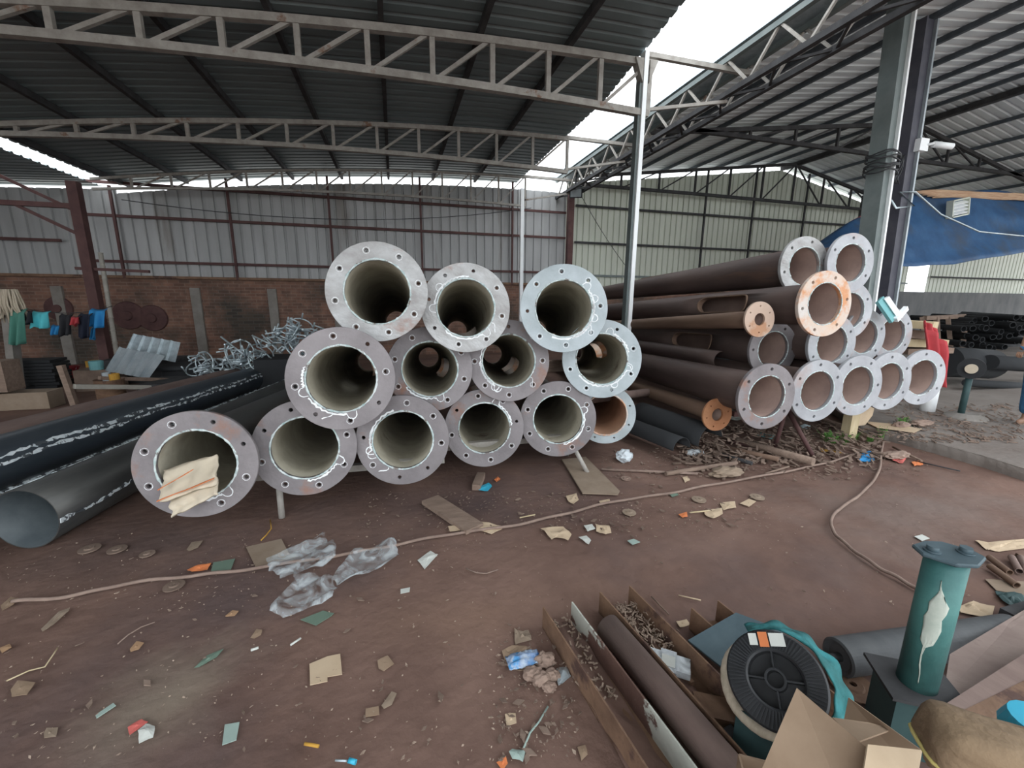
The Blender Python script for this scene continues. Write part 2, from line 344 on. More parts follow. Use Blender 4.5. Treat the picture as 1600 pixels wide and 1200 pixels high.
sheet_roof('ceiling', -5.95, lambda y: 3.52-max(0, min(7-y, 3))*.12, YF, 12.3, zL, M_roofL, 16, 'dark ribbed metal roof over the left bay')
sheet_roof('ceiling', 4.62, 19.0, YR, 12.3, zR, M_roofR, 22, 'pale ribbed metal roof over the right bay')
sheet_roof('ceiling', -15.5, -6.3, YF, 12.3, zW, M_roofL, 2, 'dark lean-to roof at the far left')
sheet_roof('ceiling', 19.3, 29.5, 2, 12.3, lambda x: 4.7, M_roofR, 2, 'low roof at the far right')

# walls ---------------------------------------------------------------
BT = 1.97
def sheet_wall(name, x0, x1, z0, top, m_, label, pitch=.2, y=12.0):
    prof = []; x = x0
    while x < x1-1e-6:
        for dx, dy in ((0, 0), (pitch*.70, 0), (pitch*.76, .04), (pitch*.9, .04), (pitch*.96, 0)):
            if x+dx <= x1: prof.append((x+dx, y+dy))
        x += pitch
    P = []; n = len(prof)
    for xx, yy in prof: P += [(xx, yy, z0), (xx, yy, top(xx))]
    mb = MB(); mb.add(P, [(2*i, 2*i+2, 2*i+3, 2*i+1) for i in range(n-1)])
    return struct(name, mb, m_, label)
sheet_wall('wall_back', -15.5, -5.9, BT, lambda x: zW(x)-.10, M_sheetW, 'grey ribbed sheet wall at the far left', .24, 12.06)
sheet_wall('wall_back', -6.1, 4.95, BT, lambda x: zL(x)-.24, M_sheetW, 'grey ribbed sheet wall above the brick', .24)
sheet_wall('wall_back', 4.95, 19.4, BT, lambda x: zR(x)-.22, M_sheetC, 'cream ribbed sheet wall behind the right bay', .2, 12.05)
sheet_wall('wall_back', 20.5, 30, BT, lambda x: 4.6, M_sheetC, 'greenish ribbed sheet wall at the far right', .22, 12.05)
mb = MB(); mb.box((0, 12.08, BT/2), (31, .2, BT)); struct('wall_back', mb, M_brick, 'soot-stained brick wall below the sheets')
mb = MB(); mb.box((23.2, 12.08, BT/2), (15.4, .2, BT)); struct('wall_back', mb, M_concwall, 'blackened concrete wall at the far right')
for px_ in (312, 430, 530, 100):
    p = PY(px_, 500, 11.97); mb = MB(); mb.box((p.x, 11.96, BT/2-.1), (.2, .1, BT-.2)); struct('trim_2', mb, M_plaster, 'grey cement pier in the brick wall')
mb = MB(); mb.box((-15.6, 5, 2), (.15, 15, 4)); struct('wall_left', mb, M_brick, 'brick wall closing the left side')

# wall girts and studs -------------------------------------------------
def girt(z, x0, x1, m_=M_redsteel, wv=.05):
    mb = MB(); mb.beam((x0, 11.9, z), (x1, 11.9, z), wv, .06, mi=0); return mb
zg = [PY(518, 417, 11.9).z, PY(560, 356, 11.9).z, PY(560, 311, 11.9).z]
for z in zg:
    single('wall_rail', girt(z, -6.6, 4.9), M_redsteel, {0: 'lowest rusty rail crossing the grey sheet wall', 1: 'middle rusty rail crossing the grey sheet wall', 2: 'topmost rusty rail crossing the grey sheet wall'}[zg.index(z)], 'rail')
zr = [PY(1100, 441-6, 11.9).z, PY(1100, 388, 11.9).z, PY(1050, 332, 11.9).z]
for k, z in enumerate(zr):
    single('wall_rail', girt(z, 5.2, 19.2), M_colgreen if k == 0 else M_dark, ['lowest dark rail crossing the cream sheet wall', 'middle dark rail crossing the cream sheet wall', 'upper dark rail crossing the cream sheet wall'][k], 'rail')
single('wall_rail', girt(2.55, 20.5, 29), M_dark, 'dark rail on the sheet wall at the far right', 'rail')
single('wall_rail', girt(BT+.03, -15, 4.9, wv=.12), M_rust, 'rusty angle rail along the top of the brick wall', 'rail')
single('wall_rail', girt(2.75, -15, -7), M_redsteel, 'rusty rail on the sheet wall left of the red pillar', 'rail')
SL = 'slim dark stud running up the grey sheet wall'; SR = 'slim dark stud running up the cream sheet wall'
for px_, nm in ((192, 0), (369, 0), (521, 0), (660, 0), (800, 0), (1093, 1), (1166, 1), (1245, 1), (1330, 1)):
    p = PY(px_, 416, 11.86); top = (zL(p.x) if not nm else zR(p.x))-.1
    mb = MB(); mb.beam((p.x, 11.86, BT), (p.x, 11.86, top), .05, .05)
    single('wall_stud', mb, M_redsteel if not nm else M_dark, (SR if nm else SL)+', '+{192: 'beside the bamboo pole', 369: 'second from the left', 521: 'left of the topmost flange', 660: 'just left of the middle', 800: 'beside the thin white post', 1093: 'leftmost of four', 1166: 'second of four from the left', 1245: 'third of four from the left', 1330: 'behind the slanting tarp tip'}[px_], 'stud', 'studs on the cream wall' if nm else 'studs on the grey wall')

# purlins ----------------------------------------------------------------
x = -5.7; k = 0
while x < 3.0:
    n_ = 7-k; k += 1; lb = 'dark purlin of the left roof, the one along the bright gap' if n_ == 0 else 'dark purlin of the left roof, %s over from the bright gap' % ['', 'first', 'second', 'third', 'fourth', 'fifth', 'sixth', 'seventh', 'eighth'][n_]
    mb = MB(); mb.beam((x, YF, zL(x)-.05), (x, 12.2, zL(x)-.05), .06, .09); single('roof_purlin', mb, M_dark, lb, 'purlin', 'purlins of the left roof'); x += 1.14
x = 5.1
ORD = ['nearest to', 'second', 'third', 'fourth', 'fifth', 'sixth', 'seventh', 'eighth', 'ninth', 'tenth', 'eleventh', 'twelfth', 'thirteenth', 'fourteenth', 'fifteenth']; k = 0
while x < 18.9:
    lb = 'dark purlin of the pale roof, %s %s the gutter girder' % (ORD[k], '' if k == 0 else 'counting from'); lb = lb.replace('  ', ' '); k += 1
    mb = MB(); mb.beam((x, YR, zR(x)-.05), (x, 12.2, zR(x)-.04), .055, .075); single('roof_purlin', mb, M_purR, lb, 'purlin', 'purlins of the right roof'); x += .98
mb = MB(); mb.beam((12.75, YR, zR(12.75)-.1), (12.75, 12.2, zR(12.75)-.1), .1, .12); single('ridge_beam', mb, M_dark, 'dark beam along the ridge of the pale roof', 'beam')

# trusses -------------------------------------------------------------
def truss(y, x0, x1, top, bot, step, m_, label, tw=.07, vw=.05, mirror=None, name='roof_truss', xs0=None):
    c = Vector(((x0+x1)/2, y, bot((x0+x1)/2))); t = thing(name, label, 'truss', c)
    n = 24
    for nm, fn in (('top_chord', top), ('bottom_chord', bot)):
        mb = MB(); pts = [Vector((x0+(x1-x0)*i/n, y, fn(x0+(x1-x0)*i/n))) for i in range(n+1)]
        P = []; F = []
        for p in pts:
            for dy, dz in ((-tw/2, -tw/2), (tw/2, -tw/2), (tw/2, tw/2), (-tw/2, tw/2)): P.append(p+Vector((0, dy, dz)))
        for i in range(n):
            for j in range(4): F.append((i*4+j, i*4+(j+1) % 4, i*4+4+(j+1) % 4, i*4+4+j))
        F += [(0, 1, 2, 3), (n*4, n*4+1, n*4+2, n*4+3)]
        mb.add(P, F); part(nm, mb, m_, t)
    x = x0 if xs0 is None else xs0
    while x <= x1+.01:
        mb = MB(); mb.beam((x, y, bot(x)), (x, y, top(x)), vw, vw, (1, 0, 0)); part('strut', mb, m_, t)
        x2 = x+step
        if x2 <= x1+.01:
            mb = MB(); right = mirror is not None and x >= mirror-.01
            a, b_ = ((x, top(x)), (x2, bot(x2))) if right else ((x, bot(x)), (x2, top(x2)))
            mb.beam((a[0]+.03, y, a[1]), (b_[0]-.03, y, b_[1]), vw*.7, vw*.7, (0, 1, 0)); part('brace', mb, m_, t)
        x = x2
    return t
bL = lambda x: 4.12-.0065*(x-.8)**2
tL = lambda x: zL(x)-.14
truss(5.6, -5.9, 3.45, tL, bL, .72, M_truss, 'nearest dusty lattice truss across the dark roof', .08, .06, xs0=-5.2)
truss(8.4, -5.9, 3.45, tL, bL, .72, M_truss, 'second dusty lattice truss, halfway to the back wall', .07, .05, xs0=-5.2)
truss(11.2, -5.9, 3.45, tL, lambda x: bL(x)-.1, .72, M_truss, 'farthest thin lattice truss, close to the grey wall', .05, .04, xs0=-5.2)
tR = lambda x: zR(x)-.16
truss(8.3, 5.2, 18.8, tR, lambda x: 5.1+.0*x-.004*abs(x-9), 1.25, M_dark, 'dark gabled truss across the middle of the pale roof', .08, .05, mirror=12.6)
truss(11.6, 5.2, 18.8, tR, lambda x: 4.75-.004*abs(x-9), 1.25, M_dark, 'dark gabled truss against the cream wall', .08, .05, mirror=12.6)
# lattice girder carrying the gutter, along the gap between the roofs
t = thing('gutter_girder', 'long dark lattice girder running beside the bright roof gap', 'girder', (5.0, 5.5, 4.5))
for xx in (4.62, 5.0):
    for zz in (4.42, 4.86):
        mb = MB(); mb.beam((xx, YF, zz), (xx, 12, zz), .07, .07); part('chord', mb, M_colgreen if zz > 4.5 else M_dark, t)
for xx in (4.62, 5.0):
    mb = MB(); y = YF; up = True
    while y < 11.6:
        mb.beam((xx, y, 4.42 if up else 4.86), (xx, y+.42, 4.86 if up else 4.42), .03, .03); y += .42; up = not up
    part('lacing', mb, M_truss, t)
mb = MB(); y = YF; s = True
while y < 11.6:
    mb.beam((4.62 if s else 5.0, y, 4.42), (5.0 if s else 4.62, y+.45, 4.42), .03, .03); y += .45; s = not s
part('cross_lacing', mb, M_dark, t)
mb = MB(); mb.prism([(4.56, YF, 4.92), (5.1, YF, 4.92), (5.1, YF, 5.02), (5.08, YF, 5.02), (5.08, YF, 4.94), (4.58, YF, 4.94), (4.58, YF, 5.08), (4.56, YF, 5.08)], (0, 13.8, 0)); part('gutter', mb, M_galv, t)
for y in (5.6, 8.4, 11.2):
    mb = MB(); mb.beam((3.4, y, 4.78 if y < 6 else 4.7), (5.15, y, 4.78 if y < 6 else 4.7), .06, .06)
    mb.beam((3.4, y, 4.12), (4.72, y, 4.38), .04, .04)
    single('tie_bar', mb, M_truss, {5.6: 'nearest short tie bar crossing the bright roof gap', 8.4: 'second short tie bar crossing the bright roof gap', 11.2: 'farthest short tie bar crossing the roof gap'}[y], 'bar')

# posts -----------------------------------------------------------------
p = PY(994, 300, 5.6)
t = thing('support_post', 'slim white post under the nearest truss, between the pipe piles', 'post', (p.x, 5.6, 0))
mb = MB(); mb.box((p.x, 5.6, 2.4), (.06, .12, 4.8)); part('post', mb, M_white, t)
mb = MB(); mb.box((p.x-.048, 5.62, 2.3), (.035, .10, 4.6)); part('web', mb, M_colgreen, t, label='grey-green web beside the white face')
mb = MB()
for s in (-1, 1): mb.prism([(p.x+s*.05, 5.53, 4.7), (p.x+s*.17, 5.53, 4.7), (p.x+s*.05, 5.53, 4.42)], (0, .12, 0))
part('gusset', mb, M_truss, t)
p = PY(815, 380, 11.2); mb = MB(); mb.box((p.x, 11.2, 2.2), (.09, .09, 4.4)); single('support_post', mb, M_white, 'thin white post in front of the grey wall, right of centre', 'post')
# ---- leaning columns at right
def column(px_, y, wdt, dep, m1, m2, label, lean):
    b = PY(px_, 465, y); b.z = 0; tp = Vector((b.x-lean, y, 5.25))
    t = thing('steel_column', label, 'column', b)
    mb = MB(); mb.beam(b, tp, dep, wdt, (1, 0, 0)); part('web', mb, m1, t)
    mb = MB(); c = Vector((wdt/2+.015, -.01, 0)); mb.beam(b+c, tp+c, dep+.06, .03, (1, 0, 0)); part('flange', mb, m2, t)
    mb = MB(); c = Vector((-wdt/2-.015, -.01, 0)); mb.beam(b+c, tp+c, dep+.06, .03, (1, 0, 0)); part('flange', mb, m1, t)
    return t, b, tp
t1, b1, tp1 = column(1357, 4.4, .13, .16, M_colgreen, M_white, 'grey-green steel column with daylight coloured white on one edge, wrapped in cable', .32)  # daylight on the right flange is put in as white colour
t2, b2, tp2 = column(1386, 4.75, .17, .20, M_colpurple, M_sheetg, 'dark slate steel column with a pale edge and a security camera', .32)
zc = PY(1383, 258, 4.4).z; fr = zc/5.25; cc = b1.lerp(tp1, fr)
mb = MB()
for k in range(9):
    z0 = random.uniform(-.12, .12); q = [cc+Vector((math.cos(a)*.19, math.sin(a)*.17-.01, z0+.02*math.sin(a*3+k))) for a in [i*math.pi/8 for i in range(16)]]
    mb.tube(q, .009, 6, closed=True)
for k in range(4):
    q = [cc+Vector((.17+.05*math.sin(i*.8+k), -.12, .1-i*.07)) for i in range(6)]; mb.tube(q, .007, 5)
single('cable_bundle', mb, M_blackpl, 'black cable coiled around the white-edged column', 'cable')
cc = b2.lerp(tp2, PY(1440, 232, 4.7).z/5.25)+Vector((.13, -.13, 0))
t = thing('security_camera', 'small white security camera bracketed to the slate column', 'camera', cc)
mb = MB(); mb.box(cc+Vector((0, 0, 0)), (.16, .09, .16)); part('junction_box', mb, M_white, t)
mb = MB(); mb.tube([cc+Vector((.06, -.03, 0)), cc+Vector((.14, -.08, .02)), cc+Vector((.2, -.1, -.0))], .018, 8); part('arm', mb, M_white, t)
mb = MB(); mb.cyl(cc+Vector((.14, -.06, .01)), cc+Vector((.36, -.16, -.03)), .04, 16); o = part('housing', mb, M_white, t)
mb = MB(); mb.cyl(cc+Vector((.355, -.158, -.03)), cc+Vector((.372, -.165, -.033)), .03, 16); part('lens', mb, M_lens, o, org=cc)
# red column at the wall, pillar at left
p = PY(889, 400, 11.6); mb = MB(); mb.box((p.x, 11.6, 2.3), (.16, .16, 4.6)); single('steel_column', mb, M_redsteel, 'oxide red column between the grey and cream walls', 'column')
p = PY(140, 420, 9.5)
t = thing('steel_column', 'dark red lattice-braced column at the far left', 'column', (p.x, 9.5, 0))
mb = MB(); mb.box((p.x, 9.5, 1.75), (.15, .15, 3.5)); part('shaft', mb, M_redsteel, t)
mb = MB(); mb.beam((p.x, 9.5, 3.1), (p.x-3, 9.5, 3.1), .08, .08); mb.beam((p.x, 9.5, 3.0), (p.x-1.5, 9.5, 3.8), .05, .05); mb.beam((p.x, 9.5, 2.6), (p.x-.9, 9.5, 3.1), .05, .05); part('brace', mb, M_redsteel, t)
mb = MB(); mb.beam((p.x-.2, 9.5, 2.05), (p.x+.9, 9.5, 2.02), .06, .05); part('cross_rail', mb, M_redsteel, t)
q0 = G(186, 575); q1 = PY(157, 395, q0.y+.3)
mb = MB(); n = 9
pts = []; rs = []
for i in range(n+1):
    for e, rr in ((0, 1.15), (.04, .95), (.96, .95)):
        if i+e <= n: pts.append(q0.lerp(q1, (i+e)/n)); rs.append(.045*rr)
mb.tube(pts, rs, 10); single('bamboo_pole', mb, M_bamboo, 'pale jointed bamboo pole propped upright by the clothesline', 'pole')
# flood lamp
p = PY(900, 300, 11.0); t = thing('flood_lamp', 'square floodlight fixed at the end of the roof girder', 'lamp', p)
rot = Matrix.Rotation(R_(-25), 3, 'Z') @ Matrix.Rotation(R_(25), 3, 'X')
mb = MB(); mb.box(p, (.34, .10, .28), rot); part('housing', mb, M_char, t); mb = MB(); mb.box(p+rot @ Vector((0, -.055, 0)), (.28, .02, .22), rot); part('glass', mb, M_glass, t)
mb = MB(); mb.beam(p+Vector((0, .05, .1)), p+Vector((.1, .2, .55)), .04, .04); part('bracket', mb, M_dark, t)
# sagging wires on the wall
for a, b_, sag, lb in (((190, 312), (830, 325), .35, 'long thin wire sagging in front of the grey wall'), ((905, 300), (985, 425), .1, 'thin wire slanting down the cream wall')):
    A = PY(*a, 11.5); B = PY(*b_, 11.5); mb = MB(); mb.tube([A.lerp(B, i/16)+Vector((0, 0, -sag*4*(i/16)*(1-i/16))) for i in range(17)], .009, 5)
    single('wire', mb, M_dark, lb, 'wire')

# ------------------------------------------------------------------ flanged pipes
def flange_mesh(name, D, bore, n, pcd, hr, th, mats, wob=.004):
    cu = bpy.data.curves.new('c', 'CURVE'); cu.dimensions = '2D'; cu.fill_mode = 'BOTH'; cu.extrude = th/2; cu.bevel_depth = .0025; cu.bevel_resolution = 1
    def circ(cx, cy, r, k, wb=0):
        s = cu.splines.new('POLY'); s.points.add(k-1); s.use_cyclic_u = True
        for i in range(k):
            a = 2*math.pi*i/k; rr = r*(1+wb*noise.noise(Vector((math.cos(a)*2+D*9, math.sin(a)*2, n))))
            s.points[i].co = (cx+rr*math.cos(a), cy+rr*math.sin(a), 0, 1)
    circ(0, 0, D/2, 80, wob); circ(0, 0, bore/2, 64)
    for i in range(n):
        a = 2*math.pi*(i+.5)/n; circ(pcd/2*math.cos(a), pcd/2*math.sin(a), hr, 16)
    me = applied(bpy.data.objects.new('c', cu)); me.name = name
    for v in me.vertices: v.co = (v.co.x, v.co.z+th/2, v.co.y)
    fixn(me)
    me.materials.clear(); me.materials.append(mats); return me
def tube_mesh(name, r0, r1, L, th, mats, slot=None, n=48):
    mb = MB(); ny = 12
    for r0_, r1_, mi in ((r0, r1, 0), (r0-th, r1-th, 1)):
        P = []; F = []
        for i in range(ny+1):
            for j in range(n):
                a = 2*math.pi*j/n; r = r0_+(r1_-r0_)*i/ny; P.append((r*math.cos(a), L*i/ny, r*math.sin(a)))
        for i in range(ny):
            for j in range(n): F.append((i*n+j, i*n+(j+1) % n, (i+1)*n+(j+1) % n, (i+1)*n+j) if mi == 0 else (i*n+j, (i+1)*n+j, (i+1)*n+(j+1) % n, i*n+(j+1) % n))
        mb.add(P, F, True, mi)
    k = (ny+1)*n
    for j in range(n):
        mb.f.append([j, k+j, k+(j+1) % n, (j+1) % n]); mb.sm.append(False); mb.mi.append(0)
        o = ny*n; mb.f.append([o+j, o+(j+1) % n, k+o+(j+1) % n, k+o+j]); mb.sm.append(False); mb.mi.append(0)
    me = mb.mesh(name); fixn(me)
    for m_ in mats: me.materials.append(m_)
    if slot:
        y0, ln, wd = slot; cb = MB(); poly = []
        for i in range(13): a = math.pi+math.pi*i/12; poly.append((wd/2*math.cos(a), y0+wd/2+wd/2*math.sin(a), .05))
        for i in range(13): a = math.pi*i/12; poly.append((wd/2*math.cos(a), y0+ln-wd/2+wd/2*math.sin(a), .05))
        cb.prism(poly, (0, 0, .5)); cm = cb.mesh('cut'); fixn(cm); co = bpy.data.objects.new('cut', cm); COL.objects.link(co)
        ob = bpy.data.objects.new('t', me); md = ob.modifiers.new('b', 'BOOLEAN'); md.operation = 'DIFFERENCE'; md.object = co; md.solver = 'EXACT'
        me2 = applied(ob); COL.objects.unlink(co); me2.name = name; bpy.data.objects.remove(co); bpy.data.objects.remove(ob); me = me2
    return me
def slot_ring_mesh(y0, ln, wd, rfun, m_):
    pts = []
    for i in range(13): a = math.pi+math.pi*i/12; pts.append((wd/2*math.cos(a), y0+wd/2+wd/2*math.sin(a)))
    for i in range(13): a = math.pi*i/12; pts.append((wd/2*math.cos(a), y0+ln-wd/2+wd/2*math.sin(a)))
    P = []; k = len(pts)
    for x, y in pts:
        r = rfun(y); z = math.sqrt(max(r*r-x*x, .0004)); P += [(x, y, z+.012), (x, y, z-.06), (x*.9, y0+ln/2+(y-y0-ln/2)*.97, z-.06), (x*.9, y0+ln/2+(y-y0-ln/2)*.97, z+.012)]
    F = []
    for i in range(k):
        j = (i+1) % k
        for q in range(4): F.append((4*i+q, 4*j+q, 4*j+(q+1) % 4, 4*i+(q+1) % 4))
    mb = MB(); mb.add(P, F); me = mb.mesh('slot_frame'); fixn(me); me.materials.append(m_); return me

LD, LB = .66, .43
flL = {}
for key, m_ in (('G', M_flG), ('W', M_flW), ('B', M_flB)): flL[key] = flange_mesh('flange', LD, LB, 8, .555, .0155, .03, m_)
tubeL = tube_mesh('tube', .225, .16, 3.6, .008, [M_pOut, M_pIn], (1.0, .55, .20))
ringL = slot_ring_mesh(1.0, .55, .20, lambda y: .225-.01806*y, M_flO)
def chalk_mesh(seed, heavy):
    rg = random.Random(seed); mb = MB(); y = -.003
    def ring(cx, cz, r, w):
        P = []; k = 18
        for i in range(k):
            a = 2*math.pi*i/k; ww = w*rg.uniform(.3, 1.4)
            for rr, yy in ((r-ww/2, y), (r+ww/2, y), (r+ww/2, y+.003), (r-ww/2, y+.003)): P.append((cx+rr*math.cos(a), yy, cz+rr*math.sin(a)))
        mb.add(P, [(4*i+q, 4*((i+1) % k)+q, 4*((i+1) % k)+(q+1) % 4, 4*i+(q+1) % 4) for i in range(k) for q in range(4)])
    for i in range(8):
        a = 2*math.pi*(i+.5)/8
        if rg.random() < .8: ring(.2775*math.cos(a), .2775*math.sin(a), .0215, .0028)
    def stroke(pts, wmax):
        P = []; k = len(pts)
        for i, (x, z) in enumerate(pts):
            x2, z2 = pts[min(i+1, k-1)]; x1, z1 = pts[max(i-1, 0)]; d = Vector((x2-x1, z2-z1)); d.normalize() if d.length else None
            ww = wmax*rg.uniform(.35, 1.1); nx, nz = -d.y*ww/2, d.x*ww/2
            P += [(x+nx, y-.001, z+nz), (x-nx, y-.001, z-nz), (x-nx, y+.003, z-nz), (x+nx, y+.003, z+nz)]
        mb.add(P, [(4*i+q, 4*i+4+q, 4*i+4+(q+1) % 4, 4*i+(q+1) % 4) for i in range(k-1) for q in range(4)]+[(0, 1, 2, 3), (4*k-4, 4*k-3, 4*k-2, 4*k-1)])
    # arcs hugging the bore, with loops straying outward
    for q in range(heavy):
        a0 = rg.uniform(0, 6.28); ln = rg.uniform(.5, 1.6); n = 14
        stroke([((LB/2+.010+.010*abs(math.sin(i*1.7+q)))*math.cos(a0+ln*i/n), (LB/2+.010+.010*abs(math.sin(i*1.7+q)))*math.sin(a0+ln*i/n)) for i in range(n+1)], .016)
        a1 = a0+ln; r0 = LB/2+.01
        pts = [((r0+.045*math.sin(i/8*math.pi)**.5)*math.cos(a1+.035*i), (r0+.045*math.sin(i/8*math.pi)**.5)*math.sin(a1+.035*i)) for i in range(9)]
        stroke(pts, .008)
    if heavy > 1:
        a = rg.uniform(0, 6.28); stroke([(r*math.cos(a+.1*math.sin(r*60)), r*math.sin(a+.1*math.sin(r*60))) for r in [LB/2+.01+.012*i for i in range(6)]], .008)
    me = mb.mesh('chalk_marks'); fixn(me); me.materials.append(M_chalk); return me
def weld_mesh(r, m_, tr=.007):
    mb = MB(); k = 90; pts = [Vector((r*math.cos(2*math.pi*i/k), .0, r*math.sin(2*math.pi*i/k))) for i in range(k)]
    mb.tube(pts, [tr*random.uniform(.6, 1.3) for _ in range(k)], 6, closed=True, jit=.2); me = mb.mesh('weld_bead'); fixn(me); me.materials.append(m_); return me
weldL = weld_mesh(LB/2+.001, M_weld)
VL = PZ(705, 486, 1)-CAMP
def axis(vx, vy): return (PZ(vx, vy, 1)-CAMP).normalized()
def flanged(px_, py, size, D, key, label, group, roll, ax, flm, tubm, extras, cat='pipe', name='flanged_pipe', asp=.995):
    c = PZ(px_, py, D*asp*FPX/size); q = ax.to_track_quat('Y', 'Z')
    t = thing(name, label, cat, c, group, q)
    if not isinstance(roll, tuple): roll = (roll, roll)
    for nm, me, rl in [('flange', flm, roll[0]), ('tube', tubm, roll[1])]+extras:
        o = bpy.data.objects.new(nm, me); COL.objects.link(o); o.parent = t; o.rotation_euler = (0, rl, 0)
    return t
GL = 'large flanged pipes of the near pile'
left = [
 ('C1', 308, 726, 168, 'G', 'flanged pipe at bottom left holding a crumpled cream sack', 250, 1, 610, 528),
 ('C2', 477, 700, 150, 'G', 'rust-streaked flanged pipe above the thin prop, lowest row', 20, 1, 600, 532),
 ('C3', 630, 688, 140, 'G', 'bottom row grey flanged pipe directly under the second-row gap at left of centre', 25, 2, 665, 535),
 ('C4', 757, 669, 122, 'G', 'middle of the bottom row, flanged pipe with chalk number smudge', 0, 1, 722, 535),
 ('C5', 872, 655, 118, 'G', 'rightmost grey flanged pipe of the bottom row, above the splayed stand', -60, 1, 785, 532),
 ('M1', 534, 592, 159, 'G', 'leftmost flanged pipe of the middle row, with white paint spatter below its mouth', 75, 2, 612, 540),
 ('M2', 672, 577, 131, 'G', 'middle row flanged pipe half hidden under the two top left pipes', 110, 1, 668, 540),
 ('M3', 795, 564, 126, 'G', 'middle row flanged pipe tucked between two top row pipes', 130, 2, 745, 542),
 ('M4', 940, 561, 121, 'B', 'pale blue-grey flanged pipe at the right end of the middle row', 60, 3, 850, 540),
 ('T1', 590, 456, 152, 'W', 'topmost left flanged pipe with scraped silvery face', 150, 0, 645, 540),
 ('T2', 728, 481, 137, 'W', 'second pipe of the top row, ground flange with thick white drips', 160, 3, 702, 548),
 ('T3', 881, 482, 135, 'B', 'rightmost pipe of the top row with bright bluish flange', 200, 3, 800, 545),
]
PIPE = {}
for i, (k, x, y, s, key, lb, rl, hv, vx, vy) in enumerate(left):
    fr_ = R_([0, 8, 30, 12, 40, 15, -5, 22, 3, 10, 35, 18][i])
    ex = [('slot_frame', ringL, R_(rl)), ('weld_bead', weldL, 0), ('chalk_marks', chalk_mesh(i+3, hv), fr_+R_(45*[3, 0, 5, 7, 1, 4, 4, 1, 1, 0, 7, 2][i]))]
    PIPE[k] = flanged(x, y, s, LD, key, lb, GL, (fr_, R_(rl)), axis(vx, vy), flL[key], tubeL, ex)
# small rusty-mouthed pipe at the end of the near pile's lowest row
rb = .60
flRu = flange_mesh('flange', .56, .40, 8, .48, .012, .025, M_flB)
tubeRu = tube_mesh('tube', .208, .15, 5.5, .008, [M_pOutR, M_pOr])
flanged(946, 648, 92, .56, 'R', 'flanged pipe with rusty orange mouth peeking out behind the near pile', None, 0, axis(850, 500), flRu, tubeRu, [('weld_bead', weld_mesh(.200, M_flO, .008), 0)])

# plain black tubes lying at the left
def plain_tube(px_, py, z, r, L, vx, vy, m_o, label, seams, back=0, taper=.75, name='steel_tube'):
    ax = axis(vx, vy); c = PZ(px_, py, z)-ax*back; q = ax.to_track_quat('Y', 'Z')
    t = thing(name, label, 'pipe', c, None, q)
    me = tube_mesh('tube', r, r*taper, L+back, .006, [m_o, M_pDk], n=56); link('tube', me, m_o, t)
    for a in seams:
        mb = MB(); P = []; k = 220; rg = random.Random(a)
        for i in range(k+1):
            y = (L+back)*i/k; rr = r*(1-(1-taper)*i/k)+.003; w_ = .012*rg.uniform(.2, 1.6); a0 = R_(a)+rg.uniform(-.03, .03)+.04*math.sin(i*.21)
            for s in (-1, 1): aa = a0+s*w_/r; P.append((rr*math.sin(aa), y, rr*math.cos(aa)))
        F = [(2*i, 2*i+1, 2*i+3, 2*i+2) for i in range(k)]
        mb.add(P, F); me = mb.mesh('weld_seam'); o = link('weld_seam', me, M_seam, t)
        md = o.modifiers.new('t', 'SOLIDIFY'); md.thickness = .004; md.offset = 1
    return t
plain_tube(38, 812, 2.62, .20, 6.0, 735, 470, M_pOut, 'black open-ended tube at the front left, lying nearest', [-18, 95])
plain_tube(-5, 788, 2.98, .15, 6.0, 740, 472, M_pOut, 'black tube wedged behind the nearest open tube, its mouth cut by the frame', [20, 40], back=.1)
plain_tube(0, 722, 3.0, .20, 6.0, 745, 476, M_pBlue, 'blue-black tube with a long white spattered seam', [62, 75], back=1.6)
plain_tube(0, 697, 3.45, .20, 6.0, 750, 480, M_brownpipe, 'dusty brown tube at the back of the left-hand tubes', [], back=2.0)

